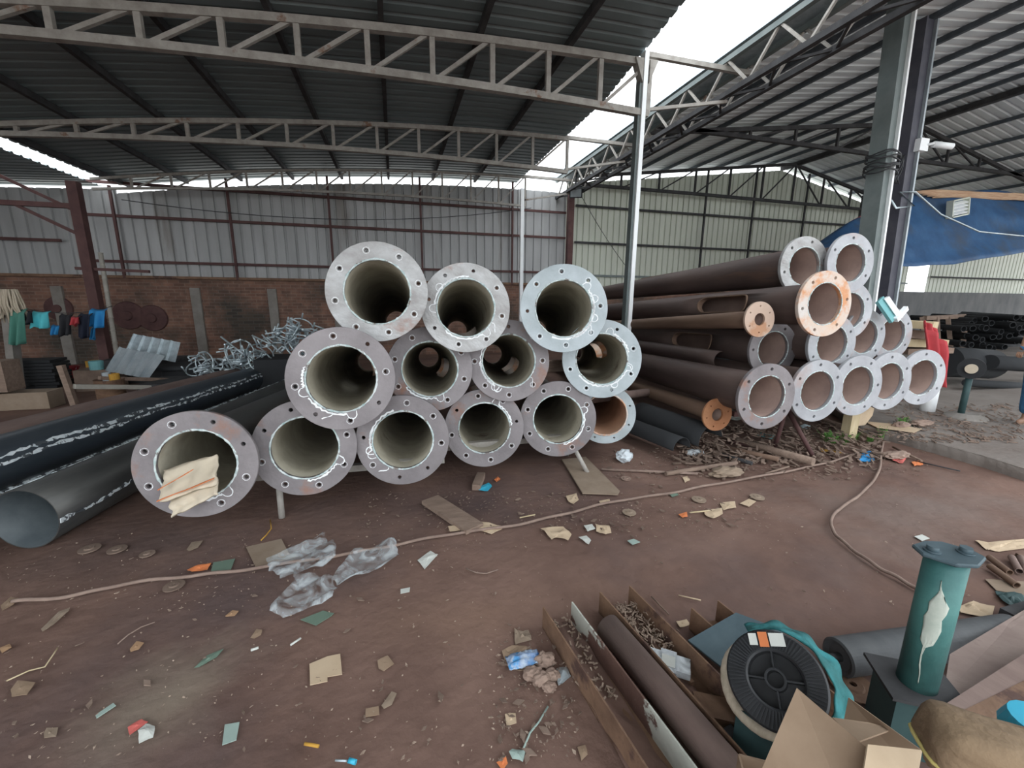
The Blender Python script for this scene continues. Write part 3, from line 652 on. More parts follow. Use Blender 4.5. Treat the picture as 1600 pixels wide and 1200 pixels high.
# ------------------------------------------------------------------ right pile
RD, RB = .60, .385
flR = {k: flange_mesh('flange', RD, RB, 6, .505, .017, .03, m_) for k, m_ in (('R', M_flR), ('W', M_flW), ('O', M_flO), ('G', M_flG))}
tubeR = tube_mesh('tube', .20, .13, 6.0, .008, [M_pOutR, M_pInR])
tubeRs = tube_mesh('tube', .20, .13, 6.0, .008, [M_pOutR, M_pInR], (.75, .85, .20))
ringR = slot_ring_mesh(.75, .85, .20, lambda y: .20-.01167*y, M_pRust)
weldR = weld_mesh(RB/2+.002, M_weld, .006)
GR = 'flanged pipes of the far right pile'
right = [
 ('R1', 1257, 416, 88, 'W', 'upper left of the two topmost pipes in the right pile', 0, 15, 0),
 ('R2', 1329, 411, 88, 'R', 'whitish flanged pipe at the very top right, in front of the blue tarp', 0, 0, 0),
 ('R3', 1289, 475, 99, 'O', 'orange and white stained flange, third from the top of the right pile', -78, 20, 1),
 ('R4', 1328, 486, 85, 'R', 'flanged pipe mostly hidden behind the orange stained flange', 0, 0, 0),
 ('R6', 1208, 546, 85, 'G', 'greyish flanged pipe directly below the small tan flange', -80, 30, 1),
 ('R7', 1300, 538, 89, 'R', 'pale flanged pipe right below the orange stained flange', 0, 0, 0),
 ('R8', 1350, 526, 81, 'R', 'pale flange in the middle of the second row of the right pile', 0, 10, 0),
 ('R9', 1394, 523, 78, 'R', 'pale flange at the right end of the second row, below the white channel', 0, 0, 0),
 ('R10', 1198, 620, 102, 'G', 'pinkish grey flange at the left end of the right pile bottom row', 0, 5, 0),
 ('R11', 1277, 611, 96, 'R', 'bottom row flange above the splayed rusty prop of the right pile', 0, 0, 0),
 ('R12', 1340, 603, 93, 'R', 'bottom row flange above the short wooden post', 0, 30, 0),
 ('R13', 1388, 596, 89, 'R', 'bottom row flange second from the right, overlapped on its left', 0, 0, 0),
 ('R14', 1441, 590, 85, 'R', 'rightmost pale flange, on the white cylinder beside the red cloth', 0, 0, 0),
]
for i, (k, x, y, s, key, lb, rl, fr_, sl) in enumerate(right):
    vx, vy = 655, (484 if y > 560 else 490 if y > 500 else 497)
    if k == 'R14': vx = 690
    ex = [('weld_bead', weldR, 0)]
    if sl: ex.append(('slot_frame', ringR, R_(rl)))
    t = flanged(x, y, s, RD, key, lb, GR, (R_(fr_), R_(rl)), axis(vx, vy), flR[key], tubeRs if sl else tubeR, ex, asp=.985)
# a lone bigger pipe on the back of the pile
plain_tube(1165, 424, 6.3, .17, 3.6, 720, 478, M_pRust, 'brown open tube lying on top at the back of the right pile', [], taper=.8)
flS = flange_mesh('flange', .33, .12, 6, .25, .010, .02, M_flPale); flS2 = flange_mesh('flange', .33, .13, 6, .25, .010, .02, M_flRust)
tubeS = tube_mesh('tube', .085, .06, 4.5, .006, [M_pRust, M_pInR], n=24)
flanged(1187, 499, 54, .33, 'S', 'small tan flange on a thin pipe, left side of the right pile', None, 0, axis(650, 520), flS, tubeS, [], name='thin_flanged_pipe')
flanged(1121, 648, 51, .33, 'S', 'small bright rust-orange flange on a thin pipe near the ground', None, .3, axis(650, 488), flS2, tube_mesh('tube', .085, .07, 2.9, .006, [M_pRust, M_pInR], n=24), [], name='thin_flanged_pipe')

# props under the piles
def prop(name, label, legs, r, m_, beam_=None, plate=None):
    c = Vector(legs[0][1]); c.z = 0; t = thing(name, label, 'stand', c)
    for a, b_ in legs: mb = MB(); mb.cyl(a, b_, r, 12); part('leg', mb, m_, t)
    if beam_: mb = MB(); mb.beam(beam_[0], beam_[1], .05, .05); part('crossbar', mb, m_, t)
    return t
f1 = G(435, 820); tp = PZ(430, 752, 3.22)
prop('pipe_stand', 'thin dusty prop standing under the rust-streaked pipe at left', [(Vector((f1.x+.0, f1.y+.12, .33)), Vector((f1.x, f1.y+.1, 0))), (Vector((f1.x+.05, f1.y+.15, .31)), Vector((f1.x+.3, f1.y+.75, 0)))], .022, M_truss, (Vector((f1.x-.3, f1.y+.14, .325)), Vector((f1.x+1.2, f1.y+.16, .315))))
f2 = G(918, 742); f3 = G(886, 712)
prop('pipe_stand', 'splayed stand under the right end of the near pile, foot on a steel plate', [(Vector((f2.x-.12, f2.y+.2, .31)), f2+Vector((0, 0, .02))), (Vector((f2.x-.18, f2.y+.2, .31)), f3+Vector((0, 0, .0)))], .02, M_truss, (Vector((f2.x-1.3, f2.y+.2, .315)), Vector((f2.x+.15, f2.y+.2, .32))))
f4 = G(1272, 716); f5 = G(1210, 700); tpp = G(1246, 650, .42); tpp = Vector((4.0, 3.35, .45))
prop('pipe_stand', 'rusty splayed prop under the left bottom corner of the right pile', [(tpp, f4), (tpp+Vector((-.03, 0, 0)), f5)], .022, M_redsteel, (tpp+Vector((-.7, .02, .0)), tpp+Vector((2.2, .02, .03))))
p = G(1333, 692); mb = MB(); mb.box((p.x+.05, p.y+.1, .23), (.12, .10, .46)); single('wooden_post', mb, M_wood, 'short raw wooden post under the right pile', 'post')
p = G(1456, 641, .11); mb = MB(); mb.cyl((p.x-.1, p.y, .1), (p.x-.1, p.y, .46), .085, 20); single('white_cylinder', mb, M_white, 'white cylinder propping the rightmost flanged pipe', 'cylinder')
p = G(1350, 665, .12); ang = [i*math.pi/4+.3 for i in range(8)]
mb = MB(); mb.prism([p+Vector((.24*math.cos(a), .05*math.cos(a)+.02, .20+.22*math.sin(a))) for a in ang], (0, .02, 0)); single('steel_plate', mb, M_card2, 'eight-sided pale plate behind the wooden post', 'plate')
# rear blocks the pipes rest on
mb = MB(); mb.box((.9, 7.2, .03), (3.6, .16, .06)); single('timber_bearer', mb, M_oldwood, 'low timber bearer behind the near pile', 'timber')
mb = MB(); mb.box((4.7, 8.6, .12), (4.4, .18, .24)); single('timber_bearer', mb, M_oldwood, 'low timber bearer under the far ends of the right pile', 'timber')

# ------------------------------------------------------------------ right background
def curve_patch(top, bot, Yt, Yb, nu=24, nv=12, amp=.05, seed=1):
    def ev(c, u):
        k = u*(len(c)-1); i = min(int(k), len(c)-2); f = k-i; return c[i][0]+(c[i+1][0]-c[i][0])*f, c[i][1]+(c[i+1][1]-c[i][1])*f
    def fn(u, v):
        a = PY(*ev(top, u), Yt); b_ = PY(*ev(bot, u), Yb); p = a.lerp(b_, v)
        return p+Vector((0, amp*noise.noise(Vector((u*5+seed, v*4, 0))), .6*amp*noise.noise(Vector((u*6, v*3+seed, 4)))))
    return fn
top = [(1275, 382), (1330, 345), (1385, 318), (1432, 300), (1480, 297), (1540, 299), (1610, 304), (1700, 312)]
bot = [(1278, 392), (1320, 400), (1372, 413), (1430, 416), (1490, 412), (1545, 402), (1610, 393), (1700, 392)]
t = thing('blue_tarp', 'sagging blue tarpaulin with straw-coloured edge behind the columns', 'tarp', PY(1460, 400, 6.6))
mb = MB(); mb.grid(curve_patch(top, bot, 7.2, 6.3, 40, 14, .12), 40, 14); part('sheet', mb, M_tarp, t, solid=.006)
for j in range(5):
    mb = MB(); pts = []
    for i in range(18):
        px_ = 1425+j*8+i*16; py = 303-5*math.sin(min(1, i/6)*math.pi)*.4+i*i*.035+j*2.2-3+random.uniform(-.5, .5); pts.append(PY(px_, py, 7.05))
    mb.tube(pts, [.012]+[.028]*16+[.02], 6); part('bamboo_strip', mb, M_straw, t)
mb = MB(); mb.tube([PY(1272, 384, 7.2), PY(1330, 346, 7.2), PY(1385, 318, 7.2), PY(1428, 301, 7.2)], .014, 6); part('hem', mb, M_red, t, label='reddish hem of the tarp')
p = PY(1497, 325, 6.75); rot = Matrix.Rotation(R_(-12), 3, 'Y')
t = thing('louvre_vent', 'white slatted louvre hanging in front of the blue tarp', 'vent', p)
mb = MB()
for a, b_ in (((0, .17), (.52, .03)), ((0, -.17), (.52, .03))): mb.box(p+rot @ Vector((a[0], 0, a[1])), (b_[0], .12, b_[1]), rot)
for s in (-1, 1): mb.box(p+rot @ Vector((s*.25, 0, 0)), (.03, .12, .37), rot)
part('frame', mb, M_sheetC, t)
for k in range(4):
    mb = MB(); mb.box(p+rot @ Vector((0, 0, -.105+.07*k)), (.47, .10, .02), rot @ Matrix.Rotation(R_(30), 3, 'X')); part('slat', mb, M_white, t)
mb = MB(); A = [(1392, 312), (1400, 325), (1428, 322), (1405, 300), (1430, 300), (1470, 335), (1530, 362), (1610, 370), (1700, 362)]
mb.tube([PY(x, y, 5.3 if x > 1440 else 4.6) for x, y in A], .014, 6); single('cable', mb, M_galv, 'pale cable looping from the slate column across the tarp', 'cable')
t = thing('teal_channel', 'teal and white folded channel sticking up behind the second row flanges', 'channel', PZ(1388, 500, 4.6))
a, b_ = PZ(1374, 468, 4.6), PZ(1396, 500, 4.6)
mb = MB(); mb.beam(a, b_, .03, .14, (1, .2, .3)); part('web', mb, M_tealpl, t); mb = MB(); mb.beam(a+Vector((.06, -.02, .02)), b_+Vector((.06, -.02, .02)), .05, .05); mb.beam(b_+Vector((.0, -.02, .0)), b_+Vector((.16, 0, .13)), .04, .05); part('white_lip', mb, M_white, t)
for k, (x0, y0, x1, y1, hh, m_, lb) in enumerate([(1400, 505, 1462, 509, .09, M_wood, 'topmost weathered plank behind the right pile'), (1400, 519, 1462, 525, .10, M_oldwood, 'middle weathered plank behind the right pile'), (1400, 534, 1470, 536, .10, M_wood, 'lower pale plank behind the right pile'), (1405, 548, 1475, 546, .07, M_oldwood, 'lowest plank behind the right pile')]):
    a = PZ(x0, y0, 5.4); b_ = PZ(x1, y1, 5.1+.1*k); mb = MB(); mb.beam(a, b_, .25, hh); single('wooden_plank', mb, m_, lb, 'plank')
# red cloth
def cloth(name, pts, label, m_, cat='cloth', z=5.0, amp=.04, group=None, solid=.006, nv=10):
    (x0, y0), (x1, y1), (x2, y2), (x3, y3) = pts
    def fn(u, v):
        x = (x0*(1-u)+x1*u)*(1-v)+(x3*(1-u)+x2*u)*v; y = (y0*(1-u)+y1*u)*(1-v)+(y3*(1-u)+y2*u)*v
        j = noise.noise(Vector((u*4, v*2, x0*.1)))
        return PZ(x+4*j*v, y+5*j*v, z)+Vector((.3*amp*j, amp*math.sin(u*14+x0)+amp*j, .5*amp*j))
    mb = MB(); mb.grid(fn, 16, nv); return single(name, mb, m_, label, cat, group, solid)
cloth('red_cloth', [(1452, 512), (1478, 540), (1476, 605), (1458, 602)], 'crumpled red cloth hanging beside the rightmost flanged pipe', M_red, z=4.9, amp=.05)
cloth('red_cloth', [(1445, 500), (1462, 516), (1464, 534), (1450, 528)], 'small red rag on the planks above the hanging red cloth', M_red, z=5.0, amp=.03)
# big dark pipes at the right edge
t = thing('black_drum', 'big dark blunt-ended drum lying behind the pipe stand', 'drum', PY(1500, 600, 5.1)); a = PY(1476, 565, 5.0); b_ = PY(1545, 569, 5.0)
mb = MB(); mb.cyl(a, b_, .27, 32); part('body', mb, M_char, t); mb = MB(); mb.cyl(b_, b_+(b_-a)*.08, .24, 32); part('end_cap', mb, M_dark, t)
mb = MB(); mb.cyl(PY(1546, 566, 4.7), PY(1640, 572, 4.7), .13, 24); single('black_pipe', mb, M_char, 'thick black pipe running off the right edge above a thinner one', 'pipe')
mb = MB(); mb.cyl(PY(1510, 598, 4.6), PY(1640, 606, 4.6), .065, 24); single('black_pipe', mb, M_char, 'thinner black pipe low beneath the thick black pipe', 'pipe')
p = G(1500, 652, .11); hd = PZ(1514, 573, (p-CAMP).dot(_f)); t = thing('pipe_roller_stand', 'dark green stand with round head on a concrete foot', 'stand', (p.x, p.y, .11))
mb = MB(); mb.cyl(p, (p.x, p.y, hd.z-.06), .035, 14); part('post', mb, M_tealdark, t)
d_ = (CAMP-hd); d_.z = 0; d_.normalize()
mb = MB(); mb.cyl(Vector((p.x, p.y, hd.z))-d_*.05, Vector((p.x, p.y, hd.z))+d_*.05, .13, 28); o = part('round_head', mb, M_char, t)
mb = MB(); mb.cyl(Vector((p.x, p.y, hd.z))+d_*.05, Vector((p.x, p.y, hd.z))+d_*.075, .06, 20); part('hub_cap', mb, M_cream, o, org=t.location)
mb = MB(); mb.lathe((p.x+.06, p.y-.02, .11), (0, 0, 1), [(0, .06), (.12, .06), (.2, .02), (.22, 0), (0, 0)], 18); part('foot', mb, M_plaster, t)
# stack of black pipes by the far right wall
for k in range(44):
    row = k//11; c = PY(1508+(k % 11)*12+(row % 2)*6+random.uniform(-4, 4), 541-row*13-(6 if k % 11 > 5 else 0)+random.uniform(-4, 4), 8.2+random.uniform(-.3, .3))
    a_ = R_(20+random.uniform(-9, 9)); d2 = Vector((math.sin(a_), math.cos(a_), random.uniform(-.03, .03)))
    mb = MB(); mb.lathe(c, d2, [(.085, 0), (.085, 1.9), (.07, 1.9), (.07, 0)], 14, closed=True)
    single('short_black_pipe', mb, M_char, 'short black pipe in the jumbled stack by the far right wall', 'pipe', 'short black pipes stacked at the far right')
mb = MB(); cq = PY(1565, 560, 9.3); mb.box((cq.x, cq.y, .35), (3.2, .5, .7)); single('scrap_crate', mb, M_dark, 'dark crate behind the stack of short black pipes', 'crate')
for k, (x, s) in enumerate(((1448, -8), (1466, -3), (1486, -5), (1503, 6))):
    a = PY(x, 545, 8.6); b_ = PY(x+s, 495, 8.8); mb = MB(); mb.beam(a, b_, .12, .1); single('old_board', mb, M_oldwood, ['old board leaning farthest left of four at the far right wall', 'second old board leaning at the far right wall', 'third old board leaning at the far right wall', 'old board leaning beside the stack of short black pipes'][k], 'board')
mb = MB(); a = PY(1445, 497, 8.8); mb.beam(a, PY(1506, 494, 8.8), .1, .12); single('old_board', mb, M_oldwood, 'old board lying across the four leaning boards', 'board')
# ------------------------------------------------------------------ left background
def at_floor(px_, y): return G(px_, y)
# clothesline
LA = PY(22, 478, 8.6); LBp = PY(176, 478, 9.2)
mb = MB(); mb.tube([LA.lerp(LBp, i/12)+Vector((0, 0, -.12*4*(i/12)*(1-i/12))) for i in range(13)], .006, 5); single('clothesline', mb, M_dark, 'thin line strung between the leaning post and the bamboo pole', 'line')
def hang(name, x0, y0, x1, y1, m_, label, cat, z=8.7, taper=0):
    zc_ = (PY((x0+x1)/2, y0, z)-CAMP).dot(_f)
    def fn(u, v):
        x = x0+(x1-x0)*(u+(u-.5)*(-taper)*v); y = y0+(y1-y0)*v+(4*noise.noise(Vector((u*5, x0, v)))*v)+2*math.sin(u*3.1)
        return PZ(x, y, zc_)+Vector((0, .05*math.sin(u*11+x0)*(.3+v)-.07*(1 if v > .02 else 0), 0))
    mb = MB(); mb.grid(fn, 14, 8); single(name, mb, m_, label, cat, 'laundry on the line', .008)
hang('hanging_shirt', 22, 482, 42, 536, M_green, 'faded green garment hanging at the left end of the line', 'laundry', 8.6)
hang('hanging_shirt', 40, 484, 54, 505, M_blackcl, 'black garment hanging right of the green one', 'laundry', 8.65)
hang('hanging_towel', 53, 486, 79, 511, M_cyan, 'bright cyan towel hanging on the line', 'laundry', 8.7)
hang('hanging_rag', 84, 507, 98, 520, M_blue, 'small blue rag hanging between dark clothes', 'laundry', 8.75, .3)
hang('hanging_shirt', 96, 490, 115, 522, M_blackcl, 'black garment hanging in the middle of the line', 'laundry', 8.8)
hang('hanging_rag', 115, 494, 127, 506, M_red, 'small red rag hanging left of the navy garment', 'laundry', 8.75)
hang('hanging_trousers', 126, 489, 146, 526, M_navy, 'navy garment hanging beside the blue towel', 'laundry', 8.85)
hang('hanging_towel', 144, 482, 169, 510, M_blue, 'rumpled blue towel at the right end of the line', 'laundry', 8.9)
hang('hanging_rag', 146, 510, 153, 528, M_blue, 'narrow blue strip hanging below the rumpled blue towel', 'laundry', 8.95)
for (cx, cy, r, lb) in ((201, 493, 17, 'left rusty round disc hung on the brick wall'), (239, 497, 16, 'right rusty round disc hung on the brick wall'), (92, 482, 14, 'dark round disc hung behind the clothesline')):
    c = PY(cx, cy, 11.97); rr = r*c.y/FPX*1.05
    mb = MB(); mb.lathe(c, (0, -1, 0), [(0, .09), (rr*.3, .085), (rr*.34, .05), (rr*.95, .03), (rr, .0), (rr, -.02), (0, -.02)], 28); single('round_disc', mb, M_redsteel, lb, 'disc')
p = G(40, 612); mb = MB(); a = PY(14, 490, p.y); mb.beam(Vector((p.x-.1, p.y, 0)), a, .16, .10, (1, 0, 0)); single('leaning_post', mb, M_plaster, 'grey post at the far left edge holding the straw bundle', 'post')
mb = MB(); c = PY(5, 452, p.y-.12)
for k in range(46):
    dx = random.uniform(-.22, .20); mb.tube([c+Vector((dx*.8, random.uniform(-.03, .05), 0)), c+Vector((dx, random.uniform(-.05, .05), -.25)), c+Vector((dx*1.2, random.uniform(-.06, .06), -.46+random.uniform(-.08, .06)))], .014, 5)
single('straw_bundle', mb, M_strawcl, 'pale straw bundle hanging on the leaning post', 'straw')
for k in range(9):
    p = G(56, 608); mb = MB(); mb.box((p.x+random.uniform(-.04, .04), p.y+.2, .03+.055*k), (.62, .4, .045)); single('roof_slab', mb, M_char, 'dark flat slab in the stack behind the low concrete ledge', 'slab', 'stacked dark slabs')
p = G(20, 640); mb = MB(); mb.box((p.x-.35, p.y+.1, .12), (1.6, .3, .24)); single('concrete_ledge', mb, M_carddirty, 'low dirty concrete ledge at the left edge', 'ledge')
mb = MB(); mb.box(PY(12, 592, 7.3)+Vector((-.15, 0, .05)), (.45, .3, .42)); single('brown_crate', mb, M_oldwood, 'brown crate standing on the low ledge at the left edge', 'crate')
def bucket(px_, py, r, h, m_, label, z=0):
    p = G(px_, py, z); t = thing('bucket', label, 'bucket', p)
    mb = MB(); mb.lathe(p, (0, 0, 1), [(0, 0), (r*.8, 0), (r, h), (r*1.06, h), (r*1.06, h-.02), (r*.96, h-.01), (r*.77, .01), (0, .01)], 24); part('body', mb, m_, t)
    mb = MB(); mb.tube([p+Vector((r*math.cos(a), -.02-r*.3*math.sin(a), h-.12*math.sin(a))) for a in [i*math.pi/10 for i in range(11)]], .006, 5); part('handle', mb, M_galv, t)
bucket(108, 594, .17, .26, M_redpl, 'red plastic bucket by the rough wooden rack')
# wooden rack
p = G(124, 652); q = G(118, 610); t = thing('wooden_rack', 'rough wooden trestle rail in front of the brown drum', 'rack', (p.x, p.y, 0))
hr = PY(120, 570, p.y).z
mb = MB(); mb.beam((p.x, p.y, 0), (p.x-.08, p.y, hr), .07, .06, (1, 0, 0)); part('post', mb, M_oldwood, t)
ra = PY(116, 604, p.y); rb_ = PY(352, 606, p.y+1.6)
mb = MB(); mb.beam(ra, rb_, .07, .06); part('rail', mb, M_bamboo, t)
mb = MB(); mb.beam((rb_.x, rb_.y, 0), rb_, .06, .06, (1, 0, 0)); part('post', mb, M_oldwood, t)
mb = MB(); m2_ = ra.lerp(rb_, .5)+Vector((0, .5, 0)); mb.beam((m2_.x, m2_.y, 0), m2_, .06, .06, (1, 0, 0)); mb.beam(ra+Vector((0, .5, .02)), rb_+Vector((0, .5, .02)), .08, .05); part('rear_rail', mb, M_oldwood, t)
p = G(178, 634); hh = PY(178, 592, p.y).z
t = thing('metal_drum', 'dusty brown drum behind the trestle rail', 'drum', p)
mb = MB(); r = 18*(p-CAMP).dot(_f)/FPX; mb.lathe(p, (0, 0, 1), [(0, 0), (r, 0), (r, .02), (r*.97, .04), (r*.97, hh*.5), (r, hh*.52), (r*.97, hh*.54), (r*.97, hh-.03), (r, hh-.01), (r, hh), (r*.9, hh-.02), (0, hh-.02)], 28); part('body', mb, M_rust, t)
zz = hh-.02
for (x, m_, w_, h_, lb) in ((167, M_sheetg, .10, .12, 'grey tin standing on the left of the brown drum'), (179, M_amber, .12, .10, 'amber tin standing on the right of the brown drum')):
    c = PY(x, 590, p.y-.02); mb = MB(); mb.lathe((c.x, c.y, hh-.02), (0, 0, 1), [(0, 0), (w_/2, 0), (w_/2, h_), (w_/2*.9, h_), (w_/2*.9, h_-.01), (0, h_-.01)], 16); single('tin_can', mb, m_, lb, 'tin')
p = G(156, 610); mb = MB(); mb.box((p.x, p.y+.1, .18), (.55, .35, .36)); single('scrap_box', mb, M_debris, 'brown box of odds and ends left of the brown drum', 'box')
mb = MB(); mb.lathe((p.x+.02, p.y-.0, .36), (0, 0, 1), [(0, 0), (.09, 0), (.095, .14), (.08, .15), (0, .15)], 18); single('paint_can', mb, M_tealpl, 'teal grey paint can with pale drips behind the rack', 'can')
q = PY(155, 570, p.y+1.0); mb = MB(); mb.box((q.x, q.y, q.z), (.30, .2, .17)); mb.box((q.x, q.y, q.z/2-.05), (.25, .18, q.z-.1)); single('orange_box', mb, M_amber, 'small orange box behind the teal grey paint can', 'box')
q = PY(167, 572, p.y+1.1); mb = MB(); mb.box((q.x, q.y, q.z/2), (.34, .22, q.z)); single('red_box', mb, M_redpl, 'dull red box right of the orange one', 'box')
# leaning corrugated offcuts
def corr(name, pts, zs, m_, label, ribs=5, cols=60):
    (a, b_, c_, d2) = [PZ(*p_, z_) for p_, z_ in zip(pts, zs)]
    nrm = (b_-a).cross(d2-a).normalized()
    def fn(u, v):
        k = (u*ribs) % 1; hgt = .035 if .0 < k < .22 else (.0)
        return (a.lerp(b_, u)).lerp(d2.lerp(c_, u), v)+nrm*(-hgt if nrm.y > 0 else hgt)
    mb = MB(); mb.grid(fn, cols, 2, sm=False); single(name, mb, m_, label, 'sheet', solid=.003)
corr('roofing_offcut', [(210, 522), (282, 535), (274, 566), (196, 552)], [7.4, 7.3, 7.2, 7.3], M_galv, 'upper, shinier piece of ribbed roofing sheet leaning by the wall', 5)
corr('roofing_offcut', [(188, 543), (258, 556), (232, 592), (166, 580)], [7.1, 7.0, 6.8, 6.9], M_sheetg, 'lower grey piece of ribbed roofing sheet overlapping the shinier one', 5)
p = G(222, 600); mb = MB(); mb.box((p.x, p.y+.3, .22), (1.2, .5, .44)); single('scrap_table', mb, M_dark, 'low dark bench under the leaning ribbed sheets', 'bench')
p = G(290, 612); mb = MB(); mb.box((p.x+.1, p.y+.6, .36), (1.3, .7, .06)); mb.box((p.x+.1, p.y+.6, .18), (1.1, .5, .3)); single('dark_sheet_stack', mb, M_char, 'stack of dark sheets right of the leaning ribbed sheets', 'stack')
# galvanised scrap
rg = random.Random(11)
def bracket(c, kind, s, col_i):
    mb = MB(); ax = Vector((rg.uniform(-1, 1), rg.uniform(-1, .3), rg.uniform(-.3, 1))).normalized(); q_ = ax.to_track_quat('Z', 'Y')
    if kind == 0:
        k = 18; mb.tube([c+q_ @ Vector((s*math.cos(i*6.283/k), s*math.sin(i*6.283/k), 0)) for i in range(k)], .011, 6, closed=True)
        for i in range(5): a = i*1.256; e = q_ @ Vector((s*math.cos(a), s*math.sin(a), 0)); mb.tube([c+e, c+e+q_ @ Vector((0, 0, .14))], .012, 6)
    elif kind == 1:
        mb.tube([c-ax*s, c, c+ax*s+Vector((0, 0, .02))], .011, 6); 
        u = q_ @ Vector((1, 0, 0)); mb.tube([c-u*.1, c+u*.12], .016, 6)
    else:
        u = q_ @ Vector((1, 0, 0)); mb.tube([c+u*s, c, c+ax*s*.9], .013, 6); mb.tube([c+u*s, c+u*s+ax*.1], .02, 6)
    return mb
heaps = [((328, 572), 24, 10, 6.7, 13, 'galvanised bracket in the small leftmost wire heap', 'galvanised brackets, left heap'),
         ((384, 562), 30, 16, 6.6, 24, 'galvanised bracket in the middle wire heap', 'galvanised brackets, middle heap'),
         ((456, 530), 46, 18, 6.4, 40, 'galvanised bracket in the tall heap behind the second-row pipe', 'galvanised brackets, tall heap')]
for (cx, cy), ex_, ey, zz, n, lb, gp in heaps:
    for k in range(n):
        a = rg.uniform(0, 6.28); rr = math.sqrt(rg.random()); c = PZ(cx+ex_*rr*math.cos(a), cy+ey*rr*math.sin(a), zz+rg.uniform(-.2, .25))
        single('galvanised_bracket', bracket(c, rg.choice([0, 1, 1, 2, 2]) if k > 1 else 0, rg.uniform(.12, .2) if k > 1 else .19, 0), M_galv, lb, 'bracket', gp)
for a, b_, lb in (((383, 556), (345, 526), 'single galvanised rod sticking up left from the middle heap'), ((433, 543), (394, 524), 'single galvanised rod pointing left out of the tall heap'), ((455, 532), (456, 496), 'single galvanised rod standing upright in the tall heap')):
    mb = MB(); mb.tube([PZ(*a, 6.4), PZ(*b_, 6.4)], .013, 8); single('galvanised_rod', mb, M_galv, lb, 'rod')
mb = MB(); c = PZ(355, 590, 6.7)
for (x0, y0, x1, y1) in ((300, 602, 470, 590),): pass
mb.box((c.x+.2, c.y+.1, (c.z)/2-.02), (2.6, .7, c.z)); single('scrap_bench', mb, M_dark, 'dark low bench carrying the galvanised wire heaps', 'bench')
c = PZ(455, 560, 6.5); mb = MB(); mb.box((c.x+.1, c.y+.25, c.z/2), (1.2, .7, c.z)); single('scrap_bin', mb, M_char, 'dark bin under the tall galvanised heap', 'bin')

# ------------------------------------------------------------------ foreground channels and pipe
def channel(name, L0, R0, d, ln, h, th, m1, m2, label):
    """U channel: left/right far corners (at the top edge), direction d towards the camera"""
    L0 = Vector(L0); R0 = Vector(R0); d = Vector(d).normalized(); t = thing(name, label, 'channel', (L0.x, L0.y, 0))
    x = Vector((0, 0, 1)).cross(d)*-1; x = (R0-L0).normalized(); zv = Vector((0, 0, 1))
    def pl(a, b_, mm, nm):
        mb = MB(); A = [a, a+zv*h if False else a]; top = [a, a+d*ln]; 
        mb.prism([a, a+d*ln, a+d*ln-zv*h, a-zv*h], x*th*b_); return part(nm, mb, mm, t)
    pl(L0, 1, m1, 'left_flange'); pl(R0, -1, m2, 'right_flange')
    mb = MB(); a = L0-zv*h; b_ = R0-zv*h; mb.prism([a, b_, b_+d*ln, a+d*ln], zv*th); part('web', mb, m1, t)
    return t
ZT = .125
LA1 = G(848, 948, ZT); RA1 = G(895, 940, ZT); dA = (G(1010, 1200, ZT)-LA1); dA.z = 0
channel('steel_channel', LA1, RA1, (dA.x+.0, dA.y, 0), 1.5, .12, .007, M_rust, M_rustpaint, 'rusty steel channel with peeling white paint, leftmost in the foreground')
LB1 = G(937, 925, ZT); RB1 = G(985, 915, ZT); dB = G(1165, 1110, ZT)-RB1; dB.z = 0
channel('steel_channel', LB1, RB1, (dA.x+.01, dA.y, 0), 1.5, .12, .007, M_rust, M_rust, 'rusty steel channel holding wood shavings, second from the left in the foreground')
LC1 = G(1080, 950, ZT); channel('steel_channel', LC1, LC1+Vector((.17, .01, 0)), (dA.x+.01, dA.y, 0), .62, .12, .007, M_rust, M_rust, 'short rusty channel half buried under the slate-blue plate')
c0 = G(950, 975, .09); c1 = c0+Vector((dA.x, dA.y, 0)).normalized()*1.35
mb = MB(); mb.tube([Vector((c0.x, c0.y, .078)), Vector((c1.x+.03, c1.y, .078))], .06, 24); single('scaffold_pipe', mb, M_brownpipe, 'brown round pipe lying in the rusty channels', 'pipe')
mb = MB(); a = G(1000, 985, .04); mb.beam(Vector((a.x, a.y, .03)), Vector((a.x+.06, a.y-.3, .03)), .02, .02); single('flat_bar', mb, M_rust, 'short thin rusty bar between the brown pipe and the channel wall', 'bar')
# shavings
mb = MB()
for k in range(260):
    y = random.uniform(1.34, 1.66); x = LB1.x+.08+random.uniform(-.02, .11)+(1.66-y)*.06; a = random.uniform(0, 3.14); l = random.uniform(.01, .035)
    p = Vector((x, y, .02+random.random()*.05)); mb.beam(p, p+Vector((l*math.cos(a), l*math.sin(a), random.uniform(-.01, .012))), .005, .003)
for k in range(120):
    y = random.uniform(1.2, 1.66); x = LA1.x+.08+random.uniform(-.06, .06)+(1.66-y)*.06; a = random.uniform(0, 3.14); l = random.uniform(.008, .03)
    p = Vector((x, y, .015+random.random()*.04)); mb.beam(p, p+Vector((l*math.cos(a), l*math.sin(a), random.uniform(-.01, .01))), .006, .004)
single('wood_shavings', mb, M_grit, 'pale shavings and chips filling the rusty channels', 'shavings', kind='stuff')
def dirtfill(L0, ln): 
    mb = MB(); mb.grid(lambda u, v: (L0.x+.015+.14*u+(1-v)*0+v*ln*.07, L0.y-.01-v*ln, .02+.02*noise.noise(Vector((u*4, v*9, L0.x)))), 8, 30); return mb
single('channel_dirt', dirtfill(LA1, .8), M_dirt, 'dirt lying in the leftmost rusty channel', 'dirt', kind='stuff')
single('channel_dirt', dirtfill(LB1, .6), M_dirt, 'dirt lying in the second rusty channel', 'dirt', kind='stuff')

